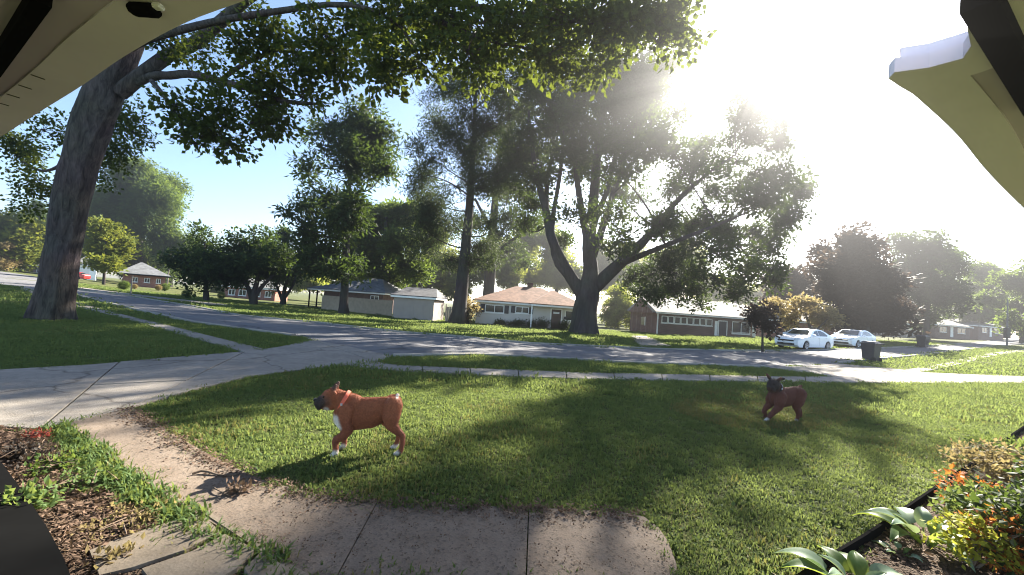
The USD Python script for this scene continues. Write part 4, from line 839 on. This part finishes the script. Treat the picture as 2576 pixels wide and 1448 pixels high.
TAN, RED, DARK, WHITE = np.array([.25, .082, .038]), np.array([.14, .040, .026]), np.array([.028, .02, .018]), np.array([.62, .56, .50])
def blend(c, new, w): return c * (1 - w[:, None]) + new * w[:, None]
def near(px, x, y, r, soft=.35): return np.clip((1 - np.hypot(px[:, 0] - x, px[:, 1] - y) / r) / soft, 0, 1)
def col1(px, v):
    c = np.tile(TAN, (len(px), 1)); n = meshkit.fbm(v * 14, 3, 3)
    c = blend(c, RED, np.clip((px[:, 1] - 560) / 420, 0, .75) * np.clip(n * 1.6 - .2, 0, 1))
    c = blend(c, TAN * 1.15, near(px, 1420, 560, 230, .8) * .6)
    c = blend(c, DARK, np.maximum(near(px, 385, 430, 115), near(px, 350, 470, 110))); c = blend(c, DARK * 3, near(px, 470, 420, 120, .6) * .6)
    c = blend(c, DARK * 2, near(px, 615, 190, 80, .5) * .8)
    front = np.clip(-(v[:, 0] + .17) * 14, 0, 1)
    c = blend(c, WHITE, near(px, 655, 715, 125, .3) * (px[:, 0] < 700 + .3 * (px[:, 1] - 600)) * np.clip((700 - px[:, 0] + .35 * (px[:, 1] - 640)) / 40, 0, 1))
    c = blend(c, WHITE, near(px, 620, 1190, 100, .5)); c = blend(c, WHITE * .8, near(px, 685, 1175, 75, .5)); c = blend(c, WHITE, near(px, 1505, 1245, 66, .5)); c = blend(c, WHITE, near(px, 1435, 1240, 60, .5))
    c = blend(c, WHITE, near(px, 1505, 395, 34, .4)); c = blend(c, WHITE * .7, near(px, 480, 545, 55, .5))
    c = blend(c, TAN * 1.5, np.clip((px[:, 1] - 820) / 60, 0, .6) * ((px[:, 0] > 1150) & (px[:, 0] < 1300)))
    return c
def ring(t, J, c, axis, r1, r2, w, th, mt):
    """a fabric collar: an elliptical band about the axis"""
    ax = np.array(axis, float); ax /= np.linalg.norm(ax); e1 = np.cross([0, 1.0, 0], ax); e1 /= np.linalg.norm(e1); e2 = np.array([0, 1.0, 0])
    n = 40; a = np.arange(n) * 2 * np.pi / n; vs = []
    for rr, h in ((0, -w / 2), (th, -w / 2 * .9), (th, w / 2 * .9), (0, w / 2)):
        vs.append(c + np.cos(a)[:, None] * e1 * (r1 + rr) + np.sin(a)[:, None] * e2 * (r2 + rr) + ax * h)
    v = np.vstack(vs); fs = []
    for k in range(4):
        k2 = (k + 1) % 4
        for i in range(n): j = (i + 1) % n; fs.append((k * n + i, k * n + j, k2 * n + j, k2 * n + i))
    p = part(t, 'collar', (v, np.array(fs)), mt, local=True, smooth=50)
    bk = c - e1 * 0 + ax * 0 - e2 * (r2 + th); part(t, 'buckle', V(rbox(.02, .012, .025, .004).translate(bk.tolist())), M['rim'], local=True, under=p)
def extra1(t, J):
    ring(t, J, J(715, 452), J(640, 405) - J(800, 490), .107, .098, .034, .010, M['collar'])
    for s in (-1, 1): part(t, 'eye', V(Manifold.sphere(.0105, 16).translate((J(455, 345) + [0, s * .052, 0]).tolist())), M['eye'], local=True, smooth=True)
    part(t, 'nose', V(Manifold.batch_hull([Manifold.sphere(.016, 12).translate((J(320, 398) + [0, s * .012, 0]).tolist()) for s in (-1, 1)])), M['nose'], local=True, smooth=True)
B1 = [([(815, 640, 238, 0), (960, 640, 240, 0), (1090, 640, 232, 0), (1280, 600, 190, 0), (1430, 550, 140, 0)], .66),
      ([(850, 530, 185, 0), (735, 465, 164, 0), (630, 390, 126, 0)], .80),
      ([(700, 700, 120, 0), (840, 740, 150, 0)], .8),
      ([(600, 370, 122, 0), (520, 365, 112, 0), (480, 405, 100, 0), (405, 430, 82, 0), (385, 438, 78, 0)], .95),
      ([(415, 482, 58, 0), (480, 500, 62, 0), (560, 490, 72, 0)], .95),
      ([(378, 440, 62, .02), (388, 492, 46, .03)], 1.0), ([(378, 440, 62, -.02), (388, 492, 46, -.03)], 1.0),
      ([(590, 270, 34, -.055), (600, 215, 32, -.06), (622, 180, 18, -.062)], 1), ([(590, 270, 34, -.055), (560, 225, 22, -.066), (615, 290, 26, -.085)], 1),
      ([(590, 270, 34, .055), (600, 215, 32, .06), (622, 180, 18, .062)], 1),
      ([(1440, 540, 145, -.045), (1420, 680, 130, -.075), (1420, 795, 90, -.085), (1500, 895, 60, -.085), (1590, 985, 40, -.085), (1594, 1080, 34, -.085), (1570, 1190, 34, -.085), (1542, 1236, 38, -.085), (1488, 1250, 31, -.085)], 1),
      ([(1430, 540, 140, .05), (1360, 700, 110, .075), (1330, 830, 72, .085), (1420, 915, 50, .085), (1510, 1000, 37, .085), (1516, 1090, 32, .085), (1490, 1190, 33, .085), (1462, 1234, 36, .085), (1420, 1246, 29, .085)], 1),
      ([(770, 560, 150, -.04), (740, 690, 115, -.08), (800, 840, 78, -.09), (740, 920, 62, -.09), (640, 970, 50, -.09), (634, 1040, 41, -.09), (640, 1120, 38, -.09), (632, 1178, 42, -.09), (598, 1194, 34, -.09)], 1),
      ([(790, 560, 150, .04), (770, 700, 110, .08), (800, 850, 72, .09), (745, 960, 54, .09), (700, 1040, 44, .09), (712, 1100, 38, .09), (704, 1165, 40, .09), (668, 1188, 32, .09)], 1),
      ([(1440, 470, 60, 0), (1475, 415, 34, 0), (1500, 395, 27, 0)], 1)]
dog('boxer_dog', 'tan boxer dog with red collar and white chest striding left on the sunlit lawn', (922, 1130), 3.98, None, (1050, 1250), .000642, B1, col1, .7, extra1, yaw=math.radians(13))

def col2(px, v):
    c = np.tile(np.array([.10, .034, .022]), (len(px), 1))
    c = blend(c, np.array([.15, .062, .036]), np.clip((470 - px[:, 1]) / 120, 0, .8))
    c = blend(c, DARK, np.maximum(near(px, 610, 340, 190, .5), near(px, 780, 240, 60)))
    c = blend(c, WHITE * .8, near(px, 350, 955, 70, .5)); c = blend(c, WHITE * .5, near(px, 1060, 1025, 50, .5))
    return c
def extra2(t, J):
    ring(t, J, J(735, 410), J(690, 385) - J(800, 450), .088, .085, .026, .008, M['black'])
    for s in (-1, 1): part(t, 'eye', V(Manifold.sphere(.0105, 16).translate((J(590, 320) + [-.01, -.02 + s * .05, 0]).tolist())), M['eye'], local=True, smooth=True)
    part(t, 'nose', V(Manifold.batch_hull([Manifold.sphere(.016, 12).translate((J(528, 370) + [0, -.025 + s * .012, 0]).tolist()) for s in (-1, 1)])), M['nose'], local=True, smooth=True)
B2 = [([(770, 600, 178, 0), (900, 595, 180, 0), (1010, 590, 172, 0), (1150, 560, 150, 0), (1225, 530, 112, 0)], .70),
      ([(770, 480, 125, 0), (730, 420, 110, 0), (680, 350, 98, 0)], .8),
      ([(670, 340, 100, 0), (630, 335, 92, -.01), (590, 380, 74, -.02), (560, 395, 58, -.03)], .95), ([(565, 420, 46, -.025), (640, 440, 56, 0)], 1),
      ([(560, 385, 44, 0), (572, 435, 34, .01)], 1), ([(560, 385, 44, -.05), (572, 435, 34, -.06)], 1),
      ([(700, 265, 28, -.05), (745, 225, 27, -.07), (790, 228, 15, -.09)], 1), ([(650, 260, 27, .05), (615, 205, 24, .06), (592, 165, 12, .065)], 1),
      ([(1200, 540, 118, -.05), (1130, 660, 100, -.075), (1085, 760, 66, -.08), (1110, 850, 42, -.08), (1125, 900, 32, -.08), (1110, 970, 28, -.08), (1090, 1015, 30, -.08), (1055, 1028, 24, -.08)], 1),
      ([(1230, 540, 105, .05), (1260, 660, 84, .075), (1275, 740, 56, .08), (1350, 840, 36, .08), (1395, 890, 30, .08), (1410, 965, 27, .08), (1400, 1026, 29, .08), (1368, 1038, 23, .08)], 1),
      ([(740, 560, 115, -.05), (680, 650, 90, -.085), (660, 730, 66, -.09), (560, 800, 48, -.09), (475, 868, 38, -.09), (425, 908, 31, -.09), (385, 944, 32, -.09), (345, 958, 27, -.09)], 1),
      ([(760, 560, 115, .05), (700, 650, 86, .085), (680, 740, 60, .09), (590, 800, 44, .09), (540, 870, 34, .09), (580, 930, 28, .09), (570, 965, 28, .09), (545, 975, 22, .09)], 1),
      ([(1235, 470, 48, 0), (1290, 425, 26, 0), (1318, 410, 20, 0)], 1)]
dog('boxer_dog', 'dark reddish brown boxer dog trotting left at the shade edge on the right lawn', (1994, 1054), 6.55, None, (1100, 1040), .000862, B2, col2, .7, extra2, yaw=math.radians(15))

# ------------------------------------------------------------------ planting beds in the foreground
EDGE = [(2700, 1000), (2576, 1085), (2400, 1214), (2280, 1300), (2180, 1372), (2060, 1448), (1960, 1520)]
bed_r = ground_poly(EDGE + [(2200, 1700), (2900, 1700), (3000, 1200)])
BED_UP = [(0, 1080), (105, 1092), (200, 1185), (330, 1275), (480, 1372), (640, 1456), (760, 1530)]
bed_l = ground_poly(BED_UP + [(400, 1700), (-500, 1700), (-300, 1300), (-90, 1092)])
solo('planting_bed', drape(bed_l, .016, .5), M['mulch'], kind='structure')
solo('planting_bed', drape(bed_r, .02, .5), M['mulch'], kind='structure')
GRASS_OUT = shapely.union_all([HARD, bed_l, bed_r])
ep = [G(*q) for q in EDGE]; el = smooth_path(ep, 60); el[:, 2] = terr(el[:, 0], el[:, 1])
dn = np.gradient(el, axis=0); dn /= np.linalg.norm(dn, axis=1, keepdims=True); sd = np.stack([-dn[:, 1], dn[:, 0], 0 * dn[:, 0]], 1)
ev = np.vstack([el + sd * .010 + [0, 0, z] for z in (-.1, .085)] + [el - sd * .010 + [0, 0, z] for z in (.085, -.1)]); k = np.arange(59)
solo('bed_edging', (ev, np.vstack([np.c_[a * 60 + k, a * 60 + k + 1, b * 60 + k + 1, b * 60 + k] for a, b in ((0, 1), (1, 2), (2, 3))])), M['edging'], 'black plastic edging strip between the right lawn and the planting bed', 'garden edging')

def chipset(name, label, cat, poly, n, mt, proto, smin, smax, seed, zoff=.03, tilt=.35):
    r = np.random.default_rng(seed); b = poly.bounds; P = np.c_[r.uniform(b[0], b[2], n), r.uniform(b[1], b[3], n)]
    P = P[shapely.contains_xy(poly, P[:, 0], P[:, 1])]; z = terr(P[:, 0], P[:, 1]) + zoff
    p = scatter(numbered('/World', name), proto, M[mt], np.c_[P, z], quats(len(P), r, tilt), r.uniform(smin, smax, len(P)))
    return tag(p, label, cat)
CHIP = clump(6, .03, .038, 2, .35, 2.4)
LITTER = clump(3, .03, .036, 12, .3, 1.6)
vis_l = bed_l.intersection(Polygon([(-6, 1.2), (1, 1.2), (1, 6), (-6, 6)])).difference(ground_poly([(215, 1402), (505, 1300), (520, 1290), (700, 1408), (850, 1500), (640, 1520), (380, 1500)])); vis_r = bed_r.intersection(Polygon([(1, 1.5), (9, 1.5), (9, 8), (1, 8)]))
chipset('mulch', 'brown bark mulch and dead leaves covering the left planting bed', 'mulch', vis_l, 9000, 'litter', CHIP, .6, 1.4, 51)
chipset('mulch', 'brown bark mulch covering the planting bed behind the black edging on the right', 'mulch', vis_r, 12000, 'litter', CHIP, .6, 1.4, 52)

# flagstones at the lower left
fl = [[(215, 1402), (300, 1366), (410, 1330), (505, 1300), (560, 1352), (470, 1400), (330, 1448), (240, 1470)], [(345, 1452), (480, 1404), (566, 1358), (650, 1400), (600, 1450), (520, 1500), (380, 1500)],
      [(605, 1455), (655, 1406), (760, 1470), (740, 1520), (640, 1510)], [(490, 1296), (520, 1292), (700, 1412), (850, 1500), (790, 1500), (640, 1398)]]
ft = Thing('flagstone_path', 'irregular tan flagstones laid in the corner of the left planting bed', 'stepping stones', loc=G(450, 1400))
for k, q in enumerate(fl): part(ft, 'stone', drape(ground_poly(q).buffer(-.012), .035 + .008 * (k % 3), .25), M['stone'])

def low_plant(label, px, R, Hh, lm, proto, n, cs, seed, cat='plant', name='bedding_plant'):
    c = G(*px); r = np.random.default_rng(seed); t = Thing(name, label, cat, loc=c)
    part(t, 'stem', join([tube([c - [0, 0, .03], c + [r.normal(0, R * .3), r.normal(0, R * .3), Hh * .5], c + [r.normal(0, R * .5), r.normal(0, R * .5), Hh * .85]], [.008, .006, .003], 5) for _ in range(7)]), M['twig'])
    p = r.normal(0, 1, (n, 3)); p /= np.linalg.norm(p, axis=1, keepdims=True); p *= r.uniform(.3, 1, (n, 1)) * [R, R, Hh * .5]; p[:, 2] += Hh * .55
    scatter(numbered(t.path, 'foliage'), proto, M[lm], p, quats(n, r, .5), cs * r.uniform(.7, 1.3, n)); return t
SMALL = clump(16, .10, .055, 21, .7, 1.6); MED = clump(14, .13, .085, 22, .7, 1.7)
low_plant('red leaved low plant at the top corner of the left planting bed', (92, 1108), .09, .10, 'red_leaf', SMALL, 10, .5, 61)
low_plant('green weedy clump in the middle of the left planting bed beside the grass strip', (225, 1225), .20, .12, 'weed', SMALL, 30, .6, 62)
low_plant('dark purplish low plant at the left edge of the left planting bed', (50, 1170), .24, .15, 'purple_leaf', SMALL, 30, .7, 63)
low_plant('low green plant between the purplish plant and the weedy clump', (140, 1190), .2, .10, 'green', SMALL, 22, .6, 64)
low_plant('dry brownish ground plant in front of the flagstones', (330, 1315), .26, .06, 'tan_leaf', SMALL, 40, .5, 65)
low_plant('small green sprout at the left edge above the dark porch floor', (70, 1290), .18, .14, 'weed', SMALL, 24, .8, 66)
low_plant('dry seedheads at the bottom of the flagstones', (300, 1412), .10, .05, 'tan_leaf', SMALL, 12, .7, 67)

def hosta(label, px, R, n, seed, pale=.3, rise=.34):
    c = G(*px); r = np.random.default_rng(seed); t = Thing('hosta', label, 'plant', loc=c)
    for k in range(n):
        a = k * 2.399 + r.uniform(-.2, .2); ring_ = (k / n) ** .7; L = R * (1.05 - .35 * (1 - ring_)) * r.uniform(.85, 1.15); el_ = math.radians(78 - 50 * ring_ + r.uniform(-8, 8)); W = L * .52
        st = L * .55; d = np.array([math.cos(a), math.sin(a), 0]); s = np.array([-d[1], d[0], 0]); vs = []; nu, nv = 9, 5
        base = d * .03
        stem_end = base + d * math.cos(el_) * st + [0, 0, math.sin(el_) * st]
        pth = []
        for i in range(nu):
            u = i / (nu - 1); ee = el_ - 1.25 * u; pth.append((pth[-1] + (d * math.cos(ee) + np.array([0, 0, math.sin(ee)])) * L / (nu - 1)) if pth else stem_end)
            w = W / 2 * (math.sin(math.pi * min(1, u * .93 + .07) ** .62)) * (1 - .15 * u)
            for j in range(nv):
                q = -1 + 2 * j / (nv - 1); vs.append(pth[-1] + s * q * w + np.array([0, 0, 1]) * (abs(q) ** 1.5) * w * .38 + np.array([0, 0, .004 * math.sin(q * 9)]))
        vs = np.array(vs); fs = [(i * nv + j, i * nv + j + 1, (i + 1) * nv + j + 1, (i + 1) * nv + j) for i in range(nu - 1) for j in range(nv - 1)]
        p = part(t, 'leaf', (vs, np.array(fs)), M['hosta_pale' if r.random() < pale else 'hosta'], smooth=True, local=True)
        part(t, 'stalk', tube([[0, 0, -.02], (base + stem_end) / 2 + [0, 0, .02], stem_end], [.006, .005, .004], 5), M['hosta'], local=True, under=p)
    return t
hosta('broad leaved hosta by the black edging with pale upright leaves, the farther of two', (2325, 1375), .25, 16, 71, .35)
hosta('broad leaved hosta cut by the bottom edge of the view, the nearer of two', (2165, 1515), .25, 15, 72, .3)
hosta('small low hosta in the mulch between the two large ones', (2262, 1402), .09, 7, 73, .6)
low_plant('orange leaved shrub at the black edging behind the farther hosta', (2440, 1290), .22, .34, 'orange_leaf', MED, 44, .5, 74, 'shrub', 'garden_shrub')
low_plant('olive green leafy shrub just right of the farther hosta', (2470, 1350), .28, .42, 'weed', MED, 80, .55, 75, 'shrub', 'garden_shrub')
low_plant('yellow leaved shrub below the farther hosta at the right', (2440, 1430), .22, .36, 'bed_yellow', MED, 50, .5, 76, 'shrub', 'garden_shrub')
low_plant('red and orange leaved shrub right of the yellow leaved one', (2520, 1440), .20, .42, 'orange_leaf', MED, 46, .5, 77, 'shrub', 'garden_shrub')
low_plant('brownish fine leaved brush along the upper part of the right bed', (2560, 1235), .55, .42, 'tan_leaf', SMALL, 240, .75, 78, 'shrub', 'garden_shrub')
low_plant('green ground cover in the right bed near the top of the black edging', (2570, 1165), .5, .25, 'weed', SMALL, 110, 1.1, 79, 'shrub', 'garden_shrub')
low_plant('dark dense evergreen shrub in the lower right corner', (2690, 1480), .38, .55, 'dark_leaf', FINE, 110, .22, 80, 'shrub', 'evergreen_shrub')
low_plant('dark evergreen shrub at the right edge above the corner one', (2760, 1330), .5, .55, 'dark_leaf', FINE, 120, .24, 81, 'shrub', 'evergreen_shrub')

# sticks and a weed on the walk, leaf litter along the lawn edge
def stick(label, pts, r):
    p = np.array([G(x, y, .042) for x, y in pts]); p[:, 2] += .01 * np.sin(np.arange(len(p)) * 2.1); solo('stick', tube(smooth_path(p, 10), np.linspace(r, r * .4, 10), 6), M['twig'], label, 'stick')
stick('long bent dry stick lying on the pale part of the walk near the lawn edge', [(482, 1206), (510, 1201), (560, 1208), (600, 1206), (618, 1190)], .010)
stick('short dry stick beside the brown seedling on the walk', [(535, 1240), (548, 1252), (575, 1260), (592, 1262)], .006)
low_plant('dry brown seedling standing in the joint of the walk', (596, 1250), .05, .10, 'litter', SMALL, 8, .7, 82, 'weed', 'weed')
lp = LineString([G(*q)[:2] for q in WALK_UP[:9]])
_fr = LineString([G(*q)[:2] for q in WALK_UP[3:]]).buffer(.07)
ra = np.random.default_rng(90); n = 1500; u = ra.uniform(0, lp.length, n); off = np.abs(ra.normal(0, .10, n)) * np.where(ra.random(n) < .8, 1, -.4)
P = np.array([lp.interpolate(a).coords[0] for a in u]); tn = np.array([lp.interpolate(a + .02).coords[0] for a in u]) - P; tn /= np.linalg.norm(tn, axis=1, keepdims=True) + 1e-9
P = P + np.c_[tn[:, 1], -tn[:, 0]] * off[:, None]
tag(scatter(numbered('/World', 'fallen_leaves'), LITTER, M['litter'], np.c_[P, terr(P[:, 0], P[:, 1]) + .045], quats(n, ra, .4), ra.uniform(.35, .8, n)), 'brown dead leaves gathered along the edge between lawn and walk', 'fallen leaves')
chipset('fallen_leaves', 'scattered dead leaves on the shaded end of the front walk', 'fallen leaves', walk.intersection(Polygon([(-1.6, 1), (1.4, 1), (1.4, 4), (-1.6, 4)])), 700, 'litter', LITTER, .2, .45, 91, .04, .3)

# ------------------------------------------------------------------ grass
def tuft(n, w, h, seed, wide=.0045):
    k = np.random.default_rng(seed); vs, fs = [], []
    for i in range(n):
        p = np.r_[k.uniform(-w, w, 2), -.01]; a = k.uniform(0, 2 * np.pi); ln = k.uniform(.2, .9); H_ = h * k.uniform(.5, 1.2)
        d = np.array([math.cos(a), math.sin(a), 0]); s = np.array([-d[1], d[0], 0]) * wide * k.uniform(.7, 1.3)
        m = p + d * H_ * ln * .35 + [0, 0, H_ * .65]; e = p + d * H_ * ln * 1.0 + [0, 0, H_ * (1.05 - .4 * ln)]
        o = 5 * i; vs += [p - s, p + s, m + s * .8, m - s * .8, e]; fs += [(o, o + 1, o + 2), (o, o + 2, o + 3), (o + 3, o + 2, o + 4)]
    return np.array(vs), np.array(fs)
def lawn(name, label, ymin, ymax, step, proto, mt, seed, smin=.8, smax=1.25, keep=None, margin=0.0):
    r = np.random.default_rng(seed); X, Y = np.meshgrid(np.arange(-1.5 * ymax, 1.5 * ymax, step), np.arange(ymin, ymax, step)); X = X.ravel() + r.uniform(-.5, .5, X.size) * step; Y = Y.ravel() + r.uniform(-.5, .5, Y.size) * step
    k = (np.abs(X) < 1.42 * Y + .6) & (Y >= ymin) & (Y < ymax); X, Y = X[k], Y[k]
    k = ~shapely.contains_xy(GRASS_OUT.buffer(margin), X, Y); X, Y = X[k], Y[k]
    z = terr(X, Y); nz = meshkit.fbm(np.stack([X * .9, Y * .9, 0 * X], -1), 3, 4)
    if keep is not None: k = keep(nz, r, len(X)); X, Y, z, nz = X[k], Y[k], z[k], nz[k]
    p = scatter(numbered('/World', name), proto, M[mt], np.c_[X, Y, z], quats(len(X), r, .12), r.uniform(smin, smax, len(X)) * (.7 + .6 * nz))
    tag(p, label, 'grass'); return len(X)
n1 = lawn('grass', 'short green lawn grass in the foreground around the dogs', 1.6, 7.5, .14, tuft(90, .12, .048, 1), 'grass', 101, margin=-.05)
n2 = lawn('grass', 'lawn grass farther back towards the sidewalk and street', 7.5, 16, .24, tuft(80, .2, .08, 2, .008), 'grass', 102)
n3 = lawn('grass', 'lawn grass across and beyond the street', 16, 50, .7, tuft(70, .55, .11, 3, .022), 'grass', 103)
n4 = lawn('dry_grass', 'dry straw coloured grass patches mixed into the near lawn', 1.6, 12, .2, tuft(26, .14, .06, 4, .005), 'grass_dry', 104, keep=lambda nz, r, n: nz + r.normal(0, .08, n) > .60)
print('grass', n1, n2, n3, n4)
chipset('grass', 'ragged grass blades hanging over the lawn edge of the front walk', 'grass', _fr, 900, 'grass', tuft(22, .04, .05, 6, .0045), .5, 1.2, 108, .02, .35)
n5 = lawn('clover', 'patches of broad leaved clover and weeds in the near lawn', 1.6, 11, .17, clump(22, .085, .030, 31, .32, 1.15), 'weed', 106, .8, 1.3, keep=lambda nz, r, n: (nz + r.normal(0, .07, n) < .49) | (r.random(n) < .10))
chipset('dry_grass', 'straw coloured worn grass patch around the dark dog on the right lawn', 'grass', ground_poly([(1760, 985), (2120, 980), (2200, 1040), (2060, 1085), (1850, 1080), (1690, 1035)]), 2600, 'grass_dry', tuft(26, .14, .07, 4, .005), .7, 1.2, 107, 0.0, .12)
ST = ground_poly([(330, 1195), (170, 1070), (105, 1090), (330, 1275), (640, 1456), (780, 1530), (720, 1430), (480, 1296)])
chipset('grass', 'strip of longer bright weedy grass between front walk and left bed', 'grass', ST.difference(walk), 1100, 'weed', tuft(30, .06, .10, 5, .006), .7, 1.3, 105, 0.0, .25)

# ------------------------------------------------------------------ porch
PZ = 2.6
def PP(px, py):
    d = ray(px, py); k = (PZ - EYE[2]) / d[2]; return (EYE + d * k)[:2]
ARC = [PP(-160, 420), PP(0, 345), PP(90, 288), PP(200, 220), PP(330, 132), PP(480, 52), PP(620, 0), (-.55, 1.18), (0.0, 1.08), (.62, 1.10), PP(2415, -70), PP(2432, 60), PP(2418, 150), PP(2330, 172), PP(2238, 186), PP(2300, 240), PP(2400, 332), PP(2480, 428), PP(2576, 525), PP(2700, 640)]
ARC = [tuple(q) for q in smooth_path(np.array([(*q, 0.0) for q in ARC]), 160)[:, :2]]
back = [(ARC[-1][0] + .3, -1.6), (ARC[0][0] - .3, -1.6)]
t = Thing('porch_roof', 'porch roof overhead with gray soffit and lighter trim along its curved edge', 'porch roof', loc=(0, 0, PZ))
sof = Polygon(ARC + back); line = LineString(ARC)
edge = line.buffer(.17, single_sided=False).intersection(sof)
m = prism(sof.buffer(0).difference(line.buffer(.16)), .05); m.apply_translation([0, 0, PZ + .012]); part(t, 'soffit', m, M['soffit'])
m = prism(edge if edge.geom_type == 'Polygon' else max(edge.geoms, key=lambda g: g.area), .06); m.apply_translation([0, 0, PZ]); part(t, 'trim', m, M['soffit_trim'])
m = prism(sof.buffer(-.03), .05); m.apply_translation([0, 0, PZ + .066]); part(t, 'roof_deck', m, M['soffit_trim'])
for u in np.linspace(.3, 4.2, 16):
    p = np.array(line.interpolate(u).coords[0]); q = np.array(line.interpolate(u + .02).coords[0]) - p; q /= np.linalg.norm(q); nrm = np.array([q[1], -q[0]])
    a = p + nrm * .165; b = p + nrm * .115
    part(t, 'nail', tube([(*a, PZ - .001), (*b, PZ - .001)], .0035, 5), M['dark_beam'])
def beam(a, b, w, lbl):
    a, b = np.array(PP(*a)), np.array(PP(*b)); m = prism(LineString([a, b]).buffer(w / 2, cap_style=2), .07); m.apply_translation([0, 0, PZ - .06]); part(t, 'beam', m, M['dark_beam'], label=lbl)
beam((110, -30), (-60, 230), .05, 'dark beam under the soffit at the left'); beam((2462, -30), (2620, 270), .075, 'dark beam under the soffit at the right')
a, b = PP(330, 28), PP(400, -2)
m = V(rbox(.11, .05, .04, .015).translate([*(np.array(a) * .5 + np.array(b) * .5), PZ - .02])); part(t, 'bracket', m, M['dark_beam'], label='dark bracket at the soffit edge')
m = V(rbox(.035, .03, .02, .008).translate([*(np.array(b)), PZ - .03])); part(t, 'bracket_cap', m, M['white'])
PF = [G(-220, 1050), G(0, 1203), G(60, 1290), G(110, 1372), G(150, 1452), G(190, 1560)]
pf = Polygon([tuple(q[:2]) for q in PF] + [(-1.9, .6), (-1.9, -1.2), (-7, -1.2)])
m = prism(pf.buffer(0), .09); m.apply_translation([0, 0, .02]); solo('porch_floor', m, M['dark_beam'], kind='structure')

# ------------------------------------------------------------------ air
hz = usdkit.material(stage, '/World/Looks/air_haze', {'v': ('principled_volume', {'color': (.93, .94, 1.0), 'density': 0.00052, 'anisotropy': 0.8})}, [], volume='v.volume')
solo('haze', box(-440, 440, -75, 620, -14, 48), hz, kind='stuff')
